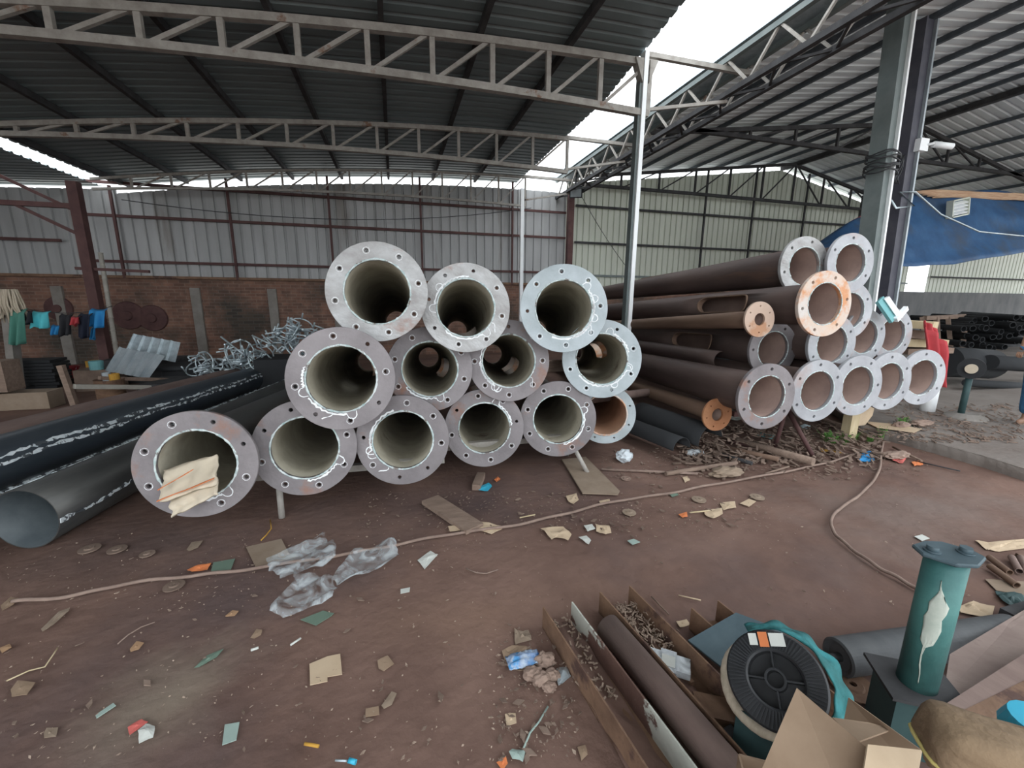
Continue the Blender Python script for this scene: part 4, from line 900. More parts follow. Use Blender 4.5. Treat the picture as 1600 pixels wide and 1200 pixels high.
# clear box with white label
c = G(1044, 1036, .06); rot = Matrix.Rotation(R_(-38), 3, 'Z')
t = thing('clear_plastic_box', 'clear plastic tray with a white label lying in the channel', 'box', c)
for dx, w_ in ((-.055, .045), (.0, .055), (.058, .05)):
    mb = MB(); mb.box(c+rot @ Vector((dx, 0, .0)), (w_*1.2, .085 if dx else .115, .03), rot); part('compartment', mb, M_clear, t)
mb = MB(); mb.box(c+rot @ Vector((0, -.005, .0165)), (.055, .06, .002), rot); part('label', mb, M_paper, t, label='white label')

# wire reel
RD_ = .145; rc = PZ(1212, 1062, 1.38); nx = (CAMP-rc).normalized(); nx = (nx+Vector((.0, .10, .05))).normalized()
t = thing('wire_reel', 'black plastic wire reel with ribbed face lying in front of teal cloth', 'reel', rc)
x_ = -nx.cross(Vector((0, 0, 1))).normalized(); y_ = nx.cross(x_)
mb = MB(); mb.lathe(rc, nx, [(.080, .0), (RD_, .0), (RD_, .008), (RD_-.006, .012), (.086, .012), (.080, .008)], 72, closed=True)
P = []
for k in range(72):
    a = 2*math.pi*k/72; u = x_*math.cos(a)+y_*math.sin(a); w_ = nx.cross(u)
    mb.beam(rc+u*.090+nx*.014, rc+u*(RD_-.006)+nx*.014, .0048, .010, nx)
part('front_rim', mb, M_blackpl, t)
mb = MB(); mb.lathe(rc, nx, [(.084, .006), (.080, .006), (.080, -.05), (.084, -.05)], 40, closed=True); part('drum_wall', mb, M_blackpl, t)
mb = MB(); mb.lathe(rc, nx, [(0, -.045), (.082, -.045), (.082, -.05), (0, -.05)], 40); part('back_web', mb, M_blackpl, t)
mb = MB(); mb.lathe(rc, nx, [(.032, .012), (.025, .012), (.025, -.05), (.032, -.05)], 32, closed=True); part('hub', mb, M_blackpl, t)
for k in range(4):
    a = .4+k*math.pi/2; u = x_*math.cos(a)+y_*math.sin(a); mb = MB(); mb.beam(rc+u*.031-nx*.02, rc+u*.082-nx*.02, .005, .045, nx); part('spoke', mb, M_blackpl, t)
mb = MB(); mb.lathe(rc-nx*.10, nx, [(.080, 0), (RD_, .0), (RD_, .008), (.080, .008)], 60, closed=True); part('back_rim', mb, M_blackpl, t)
mb = MB(); mb.lathe(rc-nx*.10, nx, [(.084, 0), (.112, .012), (.112, .085), (.084, .095)], 48); part('wire_winding', mb, M_strawcl, t)
u = x_*math.cos(2.05)+y_*math.sin(2.05); w_ = nx.cross(u); rot = Matrix((w_, u, nx)).transposed()
for off, sz, mm, nm, lb_ in ((.033, (.045, .04, .002), M_paper, 'sticker', 'white sticker'), (-.008, (.028, .045, .003), M_orange, 'sticker', 'orange sticker'), (-.04, (.025, .036, .002), M_paper, 'sticker', 'torn white sticker')):
    for sg in (1,):
        mb = MB(); mb.box(rc+u*.112-w_*off*1.0*sg+nx*.021, sz, rot); part(nm, mb, mm, t, label=lb_)
# teal cloth around the reel, coil behind, slate plate
def arc_cloth(r0, r1, a0, a1, off, back):
    def fn(u_, v):
        a = a0+(a1-a0)*u_; r = r0+(r1-r0)*v+.006*math.sin(u_*40)*v+.01*noise.noise(Vector((u_*9, v*3, 0)))
        return rc+(x_*math.cos(a)+y_*math.sin(a))*r*(1+.05*math.sin(u_*3))+nx*(off-back*v+.01*math.sin(u_*26+v*6))
    return fn
sgn = 1 if y_.z > 0 else -1
mb = MB(); mb.grid(arc_cloth(.150, .190, R_(-45), R_(138), -.03, .10), 60, 10)
single('teal_cloth', mb, M_tealcloth, 'twisted teal cloth draped over the back of the black reel', 'cloth', solid=.005)
mb = MB(); k = 30; mb.tube([rc-nx*.13+(x_*math.cos(6.283*i/k)+y_*math.sin(6.283*i/k))*.135+Vector((-.045, .0, .005)) for i in range(k)], .018, 10, closed=True, jit=.05); single('rope_coil', mb, M_strawcl, 'tan coil behind the left edge of the black reel', 'coil')
A = [G(1075, 1000, .12), G(1150, 957, .17), G(1225, 985, .17), G(1150, 1060, .09)]
mb = MB(); mb.prism(A, (0, 0, -.008)); single('slate_plate', mb, M_platebl, 'slate-blue painted plate lying behind the black reel', 'plate')
# boards under the reel
for k, (a, b_, w_, h_, m_, lb, nm) in enumerate([
    ((1085, 1105), (1290, 1150), .10, .05, M_rust, 'rusty flat bar under the left of the black reel', 'flat_bar'),
    ((1120, 1150), (1220, 1260), .14, .04, M_dark, 'dark flat bar at the bottom edge below the reel', 'flat_bar')]):
    p = G(*a, h_/2+.005); q = G(*b_, h_/2+.005); mb = MB(); mb.beam(p, q, w_, h_); single(nm, mb, m_, lb, 'bar')
mb = MB(); mb.box((rc.x+.03, rc.y+.05, .11), (.18, .12, .2), Matrix.Rotation(.5, 3, 'Z')); single('metal_block', mb, M_tealdark, 'dark block propping the black reel', 'block')

# big steel roller lying behind the bollard
a = G(1308, 1027, .078); b_ = G(1600, 985, .078); b_.z = .078; a.z = .078
t = thing('steel_roller', 'grey-black cylinder with a shaft lying behind the green bollard', 'cylinder', ((a+b_)/2-Vector((0, 0, .078))))
dd = (b_-a).normalized()
mb = MB(); mb.lathe(a, dd, [(0, .012), (.05, .012), (.068, 0), (.077, .006), (.077, .95), (.06, .96), (0, .96)], 40); part('body', mb, M_rubber, t)
mb = MB(); mb.cyl(a-dd*.07, a+dd*.02, .018, 16); part('shaft', mb, M_dark, t)

# green bollard
bx = G(1432, 1066, .25); t = thing('green_bollard', 'sea green steel bollard with a bolted eight-sided cap and white paint smear', 'bollard', (bx.x, bx.y, 0))
zt = .762; rB = .056
mb = MB(); mb.lathe((bx.x, bx.y, .25), (0, 0, 1), [(0, 0), (rB, 0), (rB, zt-.25), (0, zt-.25)], 40); o = part('column', mb, M_teal, t)
for f in o.data.polygons:
    if abs(f.normal.z) < .5: f.use_smooth = True
# paint smear
mb = MB(); P = []; F = []
prof = [(.86, .010, .0), (.82, .012, .02), (.79, .03, .06), (.76, .10, .10), (.70, .26, .12), (.64, .25, .09), (.58, .24, .06), (.50, .24, .05), (.44, .22, .04), (.40, .18, .03), (.37, .04, -.04), (.30, .022, -.06), (.22, .02, -.04), (.14, .016, .04), (.08, .012, .06)]
vd = (CAMP-Vector((bx.x, bx.y, 1.6))); base_a = math.atan2(vd.y, vd.x)
k = len(prof); nn = 10
for i, (f_, w_, c_) in enumerate(prof):
    z = .25+(zt-.25)*f_
    for j in range(nn+1):
        a_ = base_a+c_*1.2+(j/nn-.5)*w_*3.2*(1+.15*math.sin(i*2.3+j)); P.append((bx.x+(rB+.0012)*math.cos(a_), bx.y+(rB+.0012)*math.sin(a_), z+.006*math.sin(j*2+i)))
for i in range(k-1):
    for j in range(nn): F.append((i*(nn+1)+j, i*(nn+1)+j+1, (i+1)*(nn+1)+j+1, (i+1)*(nn+1)+j))
mb.add(P, F, True); part('paint_smear', mb, mat('pale_smear', (.42, .48, .42), (.58, .62, .55), scale=20, rough=.8), t, solid=.001, label='pale grey-green paint smear')
cap = []
for (x, y) in ((-.095, -.015), (-.085, .038), (-.02, .068), (.035, .068), (.095, .02), (.10, -.02), (.03, -.07), (-.035, -.07)): cap.append((bx.x+.0+x*math.cos(-.35)-y*math.sin(-.35), bx.y+x*math.sin(-.35)+y*math.cos(-.35), zt))
mb = MB(); mb.prism(cap, (0, 0, .014)); o = part('cap_plate', mb, M_platebl, t); md = o.modifiers.new('b', 'BEVEL'); md.width = .004
for s in (-1, 1):
    c = Vector((bx.x+s*.052*math.cos(-.35), bx.y+s*.052*math.sin(-.35), zt+.014)); mb = MB(); mb.cyl(c, c+Vector((0, 0, .02)), .018, 6); mb.cyl(c, c+Vector((0, 0, .005)), .023, 20); part('bolt', mb, M_platebl, o, org=t.location)
rot = Matrix.Rotation(R_(-32), 3, 'Z')
mb = MB(); mb.box((bx.x, bx.y, .245), (.235, .20, .012), rot); part('base_plate', mb, M_dark, t)
mb = MB(); mb.box((bx.x-.01, bx.y, .12), (.17, .15, .24), rot); part('pedestal', mb, M_tealdark, t)

# brown plate and angle at the right
Q = [G(1474, 1088, .20), G(1484, 1022, .19), G(1600, 953, .15), G(1740, 880, .13), G(1780, 1010, .20), G(1530, 1128, .22)]
mb = MB(); mb.prism(Q, (0, 0, -.012)); single('brown_board', mb, mat('brown_board', (.23, .17, .15), (.31, .24, .21), scale=4, rough=.85, c3=(.18, .13, .115), s3=2, t3=.55, bump=.15), 'broad dusty brown board lying right of the bollard', 'board')
p = G(1620, 1010, .0); mb = MB(); mb.box((p.x+.1, p.y, .06), (.3, .25, .12)); single('support_block', mb, M_dark, 'dark block under the broad brown board', 'block')
a = G(1490, 1122, .27); b_ = G(1660, 1008, .27); mb = MB(); mb.beam(a, b_, .07, .008); mb.beam(a+Vector((.03, -.03, -.035)), b_+Vector((.03, -.03, -.035)), .008, .07); single('angle_iron', mb, M_brownpipe, 'brown angle iron along the lower edge of the broad board', 'angle iron')
a = G(1520, 1150, .25); b_ = G(1690, 1060, .25); mb = MB(); mb.beam(a, b_, .10, .05); single('angle_iron', mb, M_rust, 'second rusty bar below the brown angle iron', 'angle iron')
mb = MB(); c = PZ(1625, 1148, .86); mb.lathe(c, (0, 0, 1), [(0, -.05), (.05, -.05), (.06, 0), (.05, .03), (0, .035)], 20); single('cyan_lid', mb, M_cyanpl, 'cyan plastic lid at the right edge by the khaki cushion', 'lid')

# khaki cushion
c = PZ(1588, 1196, .80)
t = thing('khaki_cushion', 'worn khaki padded block with yellow piping in the bottom right corner', 'cushion', c)
bm = bmesh.new(); bmesh.ops.create_cube(bm, size=1)
bmesh.ops.subdivide_edges(bm, edges=bm.edges, cuts=7, use_grid_fill=True)
rot = Matrix.Rotation(R_(-34), 3, 'Z') @ Matrix.Rotation(R_(8), 3, 'Y')
for v in bm.verts:
    p = v.co.copy(); s_ = Vector((abs(p.x)*2, abs(p.y)*2, abs(p.z)*2)); L_ = (s_.x**5+s_.y**5+s_.z**5)**(1/5); p = p*(1.0/max(L_, .001))*max(s_)
    p = Vector((p.x*.29, p.y*.115*(1-.15*p.x), p.z*.11)); p += Vector((.004, .003, .005))*noise.noise(v.co*5)*2
    v.co = rot @ p
for f in bm.faces: f.smooth = True
me = bpy.data.meshes.new('padding'); bm.to_mesh(me); bm.free(); link('padding', me, M_khaki, t)
mb = MB(); pts = []
for i in range(32):
    a = 2*math.pi*i/32; cx, cy = math.cos(a), math.sin(a); L_ = (abs(cx)**5+abs(cy)**5)**.2
    pts.append(c+rot @ Vector((cx/L_*.146, cy/L_*.059, -.028)))
mb.tube(pts, .004, 6, closed=True); part('piping', mb, M_yellow, t, label='yellow piping')

# cardboard carton, open
cb = PZ(1300, 1215, .92)
t = thing('cardboard_carton', 'open brown cardboard carton at the bottom edge, flaps up', 'carton', (cb.x, cb.y, 0))
def panel(pts, zs, mm, nm, label=None, th=.004):
    P = [PZ(*p_, z_) for p_, z_ in zip(pts, zs)]; mb = MB(); mb.add(P, [(0, 1, 2, 3)] if len(P) == 4 else [list(range(len(P)))]); return part(nm, mb, mm, t, solid=th, label=label)
panel([(1245, 1075), (1358, 1172), (1335, 1290), (1165, 1260)], [1.10, .97, .92, 1.0], M_card, 'front_flap')
panel([(1326, 1090), (1440, 1172), (1432, 1215), (1312, 1160)], [1.20, 1.05, 1.05, 1.18], M_card, 'rear_flap')
panel([(1300, 1122), (1358, 1130), (1395, 1140), (1340, 1160)], [1.13, 1.13, 1.12, 1.04], M_card, 'inner_flap')
panel([(1355, 1163), (1440, 1172), (1425, 1260), (1340, 1260)], [.96, .98, .9, .88], M_card2, 'side_flap', 'paler side flap')
panel([(1312, 1160), (1432, 1215), (1420, 1400), (1290, 1330)], [1.18, 1.05, 1.12, 1.25], M_card, 'rear_wall')
# body of the carton below the flaps
k0 = Vector((cb.x+.03, cb.y+.02, 0)); rot = Matrix.Rotation(R_(-30), 3, 'Z'); hB = .40
for dx, dy, sx, sy in ((0, .11, .30, .005), (0, -.11, .30, .005), (.15, 0, .005, .22), (-.15, 0, .005, .22)):
    mb = MB(); mb.box(k0+rot @ Vector((dx, dy, 0))+Vector((0, 0, hB/2)), (sx, sy, hB), rot); part('wall_panel', mb, M_card, t)
# grinding disc on the floor by the bollard
def disc(px_, py, r, m_, label, z=.012, name='grinding_disc', group=None):
    c = G(px_, py, z); mb = MB(); mb.lathe((c.x, c.y, z), (0, 0, 1), [(r*.16, 0), (r, 0), (r, .006), (r*.5, .006), (r*.42, .012), (r*.16, .012)], 28, closed=True); single(name, mb, m_, label, 'disc', group)
disc(1332, 1072, .085, M_rust, 'worn brown grinding disc on the floor left of the bollard')
# ------------------------------------------------------------------ hose, plates, bags, litter
def ground_tube(pts, r, m_, name, label, cat, z=None):
    P = [G(x, y, r) for x, y in pts]; Q = []
    for i in range(len(P)-1):
        p0 = P[max(i-1, 0)]; p1 = P[i]; p2 = P[i+1]; p3 = P[min(i+2, len(P)-1)]
        for j in range(6):
            t_ = j/6; q = .5*((2*p1)+(p2-p0)*t_+(2*p0-5*p1+4*p2-p3)*t_*t_+(3*p1-p0-3*p2+p3)*t_**3); Q.append(Vector((q.x, q.y, r+.014+.004*math.sin(i*6+j))))
    Q.append(P[-1]+Vector((0, 0, .012))); mb = MB(); mb.tube(Q, r, 10); return single(name, mb, m_, label, cat)
ground_tube([(20, 943), (110, 935), (200, 915), (300, 903), (385, 893), (520, 872), (610, 856), (700, 838), (800, 824), (880, 806), (960, 786), (1040, 774), (1110, 760), (1200, 744), (1270, 730), (1330, 713), (1376, 690)], .010, M_rope, 'long_hose', 'long dusty hose stretched across the floor from left edge to kerb', 'hose')
ground_tube([(1380, 692), (1376, 712), (1374, 734), (1362, 756), (1338, 779), (1312, 797), (1298, 815), (1304, 836), (1330, 860), (1370, 888), (1410, 910), (1450, 934)], .011, M_rope, 'curved_hose', 'hose curving from the kerb down toward the green bollard', 'hose')
def poly_sheet(name, pts, m_, label, cat='litter', th=.004, lift=.006, crumple=0.0, group=None, z=0.0, sub=1):
    P = [G(x, y, z) for x, y in pts]; c = sum(P, Vector())/len(P); mb = MB()
    if crumple <= 0:
        mb.prism([Vector((p.x, p.y, z+lift+.012)) for p in P], (0, 0, th)); return single(name, mb, m_, label, cat, group)
    n = len(P); rings = 4; V = [Vector((c.x, c.y, z+lift+.012+crumple*.9))]; F = []
    seg = 3; B = []
    for i in range(n):
        for j in range(seg): B.append(P[i].lerp(P[(i+1) % n], j/seg))
    k = len(B)
    for r_ in range(1, rings+1):
        for i, b_ in enumerate(B):
            q = c.lerp(b_, r_/rings); h_ = noise.noise(Vector((q.x*23, q.y*23, c.x*7))); q2 = Vector((q.x, q.y, 0))+Vector((h_*.01, h_*.008, 0))*(crumple/.02)
            V.append(Vector((q2.x, q2.y, z+lift+.012+max(0, crumple*(.5+h_)*(1.1-.6*r_/rings)))))
    for i in range(k): F.append((0, 1+i, 1+(i+1) % k))
    for r_ in range(rings-1):
        for i in range(k): F.append((1+r_*k+i, 1+(r_+1)*k+i, 1+(r_+1)*k+(i+1) % k, 1+r_*k+(i+1) % k))
    mb.add(V, F, False); return single(name, mb, m_, label, cat, group, solid=.002)
# plates
poly_sheet('steel_plate', [(878, 722), (915, 718), (968, 772), (965, 777), (910, 775)], M_carddirty, 'dusty flat plate under the foot of the splayed stand', 'plate', .012)
a = G(672, 782, .02); b_ = G(742, 828, .02); mb = MB(); mb.beam(Vector((a.x, a.y, .028)), Vector((b_.x, b_.y, .028)), .15, .03); single('wooden_board', mb, M_oldwood, 'brown board lying on the floor in front of the lowest row', 'board')
a = G(752, 742, .03); b_ = G(744, 762, .03); mb = MB(); mb.beam(a, b_, .07, .05); single('wood_offcut', mb, M_oldwood, 'small dark wood offcut under the middle of the near pile', 'offcut')
S = [
 ('cardboard_piece', [(385, 858), (440, 845), (452, 868), (468, 872), (400, 890)], M_carddirty, 'muddy cardboard piece under the hose, beside the clear film', 0, .004),
 ('cardboard_piece', [(700, 826), (750, 818), (790, 826), (768, 838), (740, 828), (703, 834)], M_card2, 'bent light cardboard strip crossing the hose at the centre', .015, 0),
 ('cardboard_piece', [(484, 1042), (512, 1030), (532, 1026), (535, 1058), (512, 1062), (512, 1069), (485, 1075)], M_card2, 'large square pale cardboard scrap in the open floor', 0, .004),
 ('cardboard_piece', [(590, 1036), (606, 1028), (616, 1041), (600, 1053), (592, 1048)], M_card, 'small square cardboard scrap right of the large square one', .004, 0),
 ('cardboard_piece', [(572, 1112), (592, 1108), (593, 1121), (571, 1125)], M_card, 'rectangular cardboard chip below the small square scrap', 0, .003),
 ('cardboard_piece', [(596, 1107), (612, 1085), (620, 1088), (612, 1106), (600, 1112)], M_carddirty, 'greyish brown chip touching the rectangular cardboard chip', .004, 0),
 ('green_card', [(470, 972), (505, 958), (522, 962), (518, 966), (494, 981)], M_greencard, 'green card half under the clear film', 0, .003),
 ('mint_card', [(334, 882), (368, 876), (361, 893), (330, 896)], M_greencard, 'dull green card by the hose, left of the cardboard piece', 0, .003),
 ('mint_card', [(352, 1137), (375, 1133), (370, 1161), (348, 1169)], M_mint, 'pale mint rectangle near the bottom left', 0, .003),
 ('paper_scrap', [(653, 878), (672, 865), (684, 870), (664, 892)], M_paper, 'white printed packet torn open right of the clear film', .012, 0),
 ('paper_scrap', [(626, 924), (641, 921), (640, 928), (626, 931)], M_paper, 'small pinkish white scrap below the printed packet', 0, .002),
 ('red_packet', [(200, 1142), (222, 1129), (232, 1133), (204, 1153)], M_pink, 'red folded packet at the lower left', .01, 0),
 ('paper_scrap', [(214, 1150), (228, 1138), (243, 1140), (240, 1158), (218, 1168)], M_paper, 'crumpled white paper beside the red folded packet', .018, 0),
 ('mint_strip', [(150, 1122), (178, 1103), (182, 1107), (152, 1127)], M_mint, 'thin pale strip left of the red folded packet', 0, .003),
 ('cardboard_piece', [(18, 1082), (28, 1068), (57, 1070), (43, 1090), (20, 1092)], M_card, 'brown cardboard scrap near the left edge', .006, 0),
 ('cardboard_piece', [(70, 1150), (74, 1142), (93, 1140), (88, 1156), (70, 1158)], M_carddirty, 'grey-brown scrap in the bottom left corner', .005, 0),
 ('cardboard_piece', [(2, 950), (18, 936), (30, 938), (22, 948), (4, 958)], M_card, 'tan scrap at the left end of the hose', .008, 0),
 ('tan_leaf', [(204, 1018), (214, 1006), (226, 1008), (218, 1018), (205, 1022)], M_tan, 'dry tan leaf on the open floor at left', .006, 0),
 ('dry_leaf', [(66, 986), (92, 960), (111, 952), (108, 958), (84, 980), (68, 990)], M_carddirty, 'long grey dry leaf near the left edge', .006, 0),
 ('tan_leaf', [(352, 967), (364, 957), (374, 958), (368, 965), (354, 968)], M_tan, 'curled orange-brown leaf left of the clear film', .008, 0),
 ('tan_leaf', [(0, 1016), (16, 1010), (18, 1016), (4, 1024)], M_tan, 'tan leaf cut by the left edge', .005, 0),
 ('dry_leaf', [(292, 862), (300, 850), (318, 847), (310, 858), (296, 864)], M_carddirty, 'brown oval leaf under the leftmost flanged pipe', .006, 0),
 ('twisted_wrapper', [(304, 1048), (325, 1028), (350, 1018), (340, 1030), (312, 1046)], M_greencard, 'twisted grey-green wrapper on the lower left floor', .01, 0),
 ('orange_wrapper', [(294, 893), (308, 888), (330, 884), (326, 892), (300, 897)], M_orange, 'crumpled orange wrapper by the dull green card', .014, 0),
 ('tan_leaf', [(392, 1000), (402, 986), (410, 988), (408, 996), (398, 1001)], M_card, 'tan chip left of the lower film lobe', .005, 0),
 ('cardboard_piece', [(845, 828), (880, 826), (893, 838), (888, 847), (870, 842), (862, 846)], M_card2, 'torn tan cardboard below the hose, centre right', .014, 0),
 ('cardboard_piece', [(884, 778), (900, 774), (904, 784), (896, 790), (888, 786)], M_card2, 'folded tan scrap below the steel plate', .012, 0),
 ('cardboard_piece', [(930, 822), (952, 824), (955, 836), (946, 838), (932, 832)], M_card2, 'crumpled brown paper just below the hose', .015, 0),
 ('paper_scrap', [(904, 842), (916, 840), (923, 848), (920, 853), (912, 848)], M_paper, 'cream paper scrap left of the small square tile', .01, 0),
 ('paper_scrap', [(912, 824), (925, 822), (930, 829), (918, 833)], M_cyanpl if False else M_paper, 'white bottle cap sized scrap above the cream scrap', .008, 0),
 ('square_tile', [(980, 848), (990, 845), (1000, 850), (988, 854)], M_mint, 'small pale diamond-shaped tile on the bare floor', 0, .004),
 ('cardboard_piece', [(1100, 800), (1128, 796), (1129, 806), (1114, 814), (1101, 808)], M_card2, 'cream folded paper beside tan scraps, right of centre', .014, 0),
 ('cardboard_piece', [(1124, 788), (1148, 786), (1150, 796), (1140, 797), (1130, 800)], M_card2, 'tan scrap with torn corner right of the cream folded paper', .008, 0),
 ('cardboard_piece', [(1156, 789), (1170, 782), (1181, 786), (1170, 794)], M_card2, 'square tan card chip right of the torn scrap', 0, .004),
 ('cardboard_piece', [(936, 785), (952, 782), (954, 788), (938, 790)], M_card2, 'thin tan scrap just above the hose', .006, 0),
 ('orange_wrapper', [(1060, 806), (1073, 802), (1074, 810), (1066, 811)], M_orange, 'small orange scrap left of the cream folded paper', .006, 0),
 ('green_leaf_scrap', [(1044, 774), (1056, 770), (1060, 776), (1050, 779)], M_greencard, 'small green scrap touching the hose', .008, 0),
 ('cream_chip', [(1066, 748), (1074, 746), (1078, 752), (1070, 756)], M_card2, 'cream chip between the white bag and the hose', .006, 0),
 ('bubble_wrapper', [(752, 762), (764, 756), (769, 762), (762, 770), (748, 768)], M_cyanpl, 'bright blue and yellow sweet wrapper below the lowest row', .012, 0),
 ('pink_ball', [(772, 752), (778, 747), (782, 751), (776, 755)], M_orange, 'tiny salmon scrap right of the bright wrapper', .012, 0),
 ('cardboard_sheet', [(1523, 847), (1540, 850), (1600, 846), (1612, 858), (1560, 864), (1540, 862)], M_card2, 'flattened pale cardboard at the right edge', .012, 0),
 ('cardboard_piece', [(1492, 952), (1520, 943), (1553, 952), (1548, 970), (1500, 960)], M_card2, 'folded cream cardboard right of the bollard', .02, 0),
 ('grey_rag', [(1553, 926), (1600, 935), (1602, 958), (1575, 950), (1560, 940)], M_tealdark, 'dark wrinkled rag at the right edge above the brown board', .03, 0),
 ('muddy_sheet', [(1538, 908), (1600, 912), (1600, 934), (1556, 926)], M_carddirty, 'muddy flattened card beneath the short pipes at right', 0, .003),
 ('paper_scrap', [(1428, 841), (1440, 838), (1452, 844), (1440, 848)], M_paper, 'small pinkish white diamond above the bollard cap', 0, .003),
 ('cardboard_piece', [(1056, 975), (1072, 972), (1078, 980), (1062, 984)], M_card2, 'yellow chip beside the channel edge', .008, 0),
 ('paper_scrap', [(794, 1182), (800, 1178), (820, 1180), (816, 1198), (800, 1192)], M_mint, 'mint and red carton scrap at the bottom edge', .012, 0),
 ('cardboard_piece', [(789, 1120), (806, 1118), (807, 1134), (792, 1138)], M_card2, 'cream tag with a bit of cord, left of the channel', .008, 0),
 ('cardboard_piece', [(902, 1172), (914, 1170), (918, 1184), (908, 1194)], M_orange if False else M_card, 'brown printed chip between litter and channel', .006, 0),
 ('orange_board', [(776, 1196), (790, 1186), (794, 1196), (786, 1206)], M_orange, 'orange fragment at the bottom edge', .008, 0),
 ('foil_scrap', [(868, 1050), (886, 1046), (892, 1062), (872, 1078)], M_galv, 'crumpled silver foil against the channel side', .03, 0),
 ('brown_paper', [(784, 1022), (800, 1014), (830, 1018), (838, 1046), (812, 1052), (790, 1044)], M_card, 'crumpled brown paper under the blue crisp bag', .02, 0),
 ('brown_paper', [(802, 990), (826, 988), (830, 1006), (806, 1010)], M_carddirty, 'brown paper flap above the blue crisp bag', .02, 0),
 ('blue_paper', [(1346, 712), (1360, 706), (1366, 722), (1340, 724)], M_blue, 'crumpled blue plastic by the kerb', .03, 0),
 ('red_wrapper', [(1392, 716), (1404, 710), (1416, 718), (1410, 726), (1394, 722)], M_pink, 'crumpled reddish wrapper by the kerb', .03, 0),
 ('orange_wrapper', [(1424, 724), (1440, 720), (1442, 728), (1428, 730)], M_orange, 'orange peel right of the reddish wrapper', .01, 0),
 ('yellow_strip', [(1280, 702), (1310, 704), (1316, 710), (1282, 707)], M_amber, 'long yellow and green wrapper below the grass tuft', .008, 0),
 ('blue_card', [(1183, 676), (1210, 682), (1206, 688), (1182, 682)], M_tealpl, 'teal strip on the rubbish under the right pile', .01, 0),
 ('flat_paper', [(1350, 660), (1390, 664), (1440, 672), (1428, 678), (1370, 670)], M_card2, 'long pale board lying on the slab beside the wooden post', 0, .006),
]
for nm, pts, m_, lb, cr, th in S:
    zz_ = .115 if 'slab' in lb else 0
    poly_sheet(nm, pts, m_, lb, {'cardboard_piece': 'cardboard', 'paper_scrap': 'paper', 'tan_leaf': 'leaf', 'dry_leaf': 'leaf'}.get(nm, 'litter'), th or .003, 0, cr, z=zz_)
# crisp bag, blue
c = G(818, 1030, .03); mb = MB()
mb.grid(lambda u, v: c+Vector(((u-.5)*.15, (v-.5)*.085*(1-.3*abs(u-.5)), .02*math.sin(u*3.14)*math.sin(v*3.14)+.012*noise.noise(Vector((u*7, v*6, 1))))), 16, 12)
single('crisp_bag', mb, mat('crisp_print', (.04, .16, .42), (.55, .62, .68), scale=26, rough=.3, c3=(.08, .3, .6), s3=14, t3=.55), 'shiny blue and silver crisp bag left of the channel', 'bag', solid=.002)
# clear film lobes
def film(pts, label, hgt, seed):
    P = [G(x, y) for x, y in pts]; c = sum(P, Vector())/len(P); n = len(P); B = []
    for i in range(n):
        for j in range(5): B.append(P[i].lerp(P[(i+1) % n], j/5))
    k = len(B); V = []; F = []; rings = 9
    for r_ in range(rings+1):
        for i, b_ in enumerate(B):
            f = r_/rings; q = c.lerp(b_, f); h1 = noise.noise(Vector(((q.x+q.y)*3+seed, (q.y-q.x)*9, 0))); h2 = 1-2*abs(noise.noise(Vector(((q.x+q.y)*3, (q.y-q.x)*13+seed, 3))))
            edge = math.exp(-((f-.85)/.18)**2); V.append(Vector((q.x+.012*h2, q.y+.012*h1, .026+hgt*(.3+.7*edge)*max(0, .5+h1)+.010*(h2+.5))))
    for r_ in range(rings):
        for i in range(k): F.append((r_*k+i, (r_+1)*k+i, (r_+1)*k+(i+1) % k, r_*k+(i+1) % k))
    mb = MB(); mb.add(V, F, True); return mb
F1 = [(415, 885), (440, 874), (466, 868), (488, 850), (504, 838), (512, 856), (522, 852), (525, 880), (505, 895), (470, 905), (440, 912), (420, 904)]
F2 = [(458, 908), (500, 908), (518, 915), (526, 928), (518, 950), (500, 962), (464, 970), (440, 982), (420, 974), (422, 955), (440, 940), (460, 922)]
F3 = [(520, 918), (528, 900), (552, 872), (580, 866), (600, 850), (618, 862), (622, 880), (606, 894), (576, 908), (548, 918), (530, 928)]
t = thing('plastic_film', 'large crumpled clear plastic film with three lobes on the open floor', 'plastic sheet', G(500, 920))
for i, f_ in enumerate((F1, F2, F3)):
    mb = film(f_, '', .05, i*3.1); o = part('film_lobe', mb, M_film, t)
# white plastic bag, upright crumple
def blob(name, px_, py, sx, sy, sz, m_, label, cat, seed, z0=0.0, amp=.35):
    p = G(px_, py, z0); bm = bmesh.new(); bmesh.ops.create_icosphere(bm, subdivisions=3, radius=1)
    for v in bm.verts:
        q = v.co.copy(); n_ = 1+amp*noise.noise(q*2.2+Vector((seed, 0, 0)))+amp*.4*noise.noise(q*6+Vector((0, seed, 0))); q *= n_
        v.co = Vector((q.x*sx, q.y*sy, (q.z+.9)*sz*.5)); v.co.z = max(v.co.z, 0)
    me = bpy.data.meshes.new(name); bm.to_mesh(me); bm.free(); o = link(name, me, m_); o.location = p+Vector((0, 0, .006)); o['label'] = label; o['category'] = cat; return o
blob('plastic_bag', 975, 722, .085, .07, .13, M_film if False else flat('white_bag', (.62, .68, .72), .35), 'white knotted plastic bag right of the splayed stand', 'bag', 3)
blob('crumpled_bag', 1085, 712, .10, .06, .06, M_clear, 'clear crumpled bag under the curved steel offcut', 'bag', 5)
blob('crumpled_sack', 1135, 745, .17, .07, .09, M_carddirty, 'crumpled muddy sack by the rubbish under the right pile', 'sack', 9)
blob('blue_white_bag', 1258, 672, .06, .05, .07, flat('white_blue', (.55, .66, .72), .4), 'white and blue scrap bag behind the rusty prop', 'bag', 12)
blob('crumpled_sack', 1150, 655, .22, .12, .14, mat('old_net', (.24, .25, .23), (.36, .37, .34), scale=14, rough=.95), 'grey crumpled net sack behind the rust-orange flange', 'sack', 15)
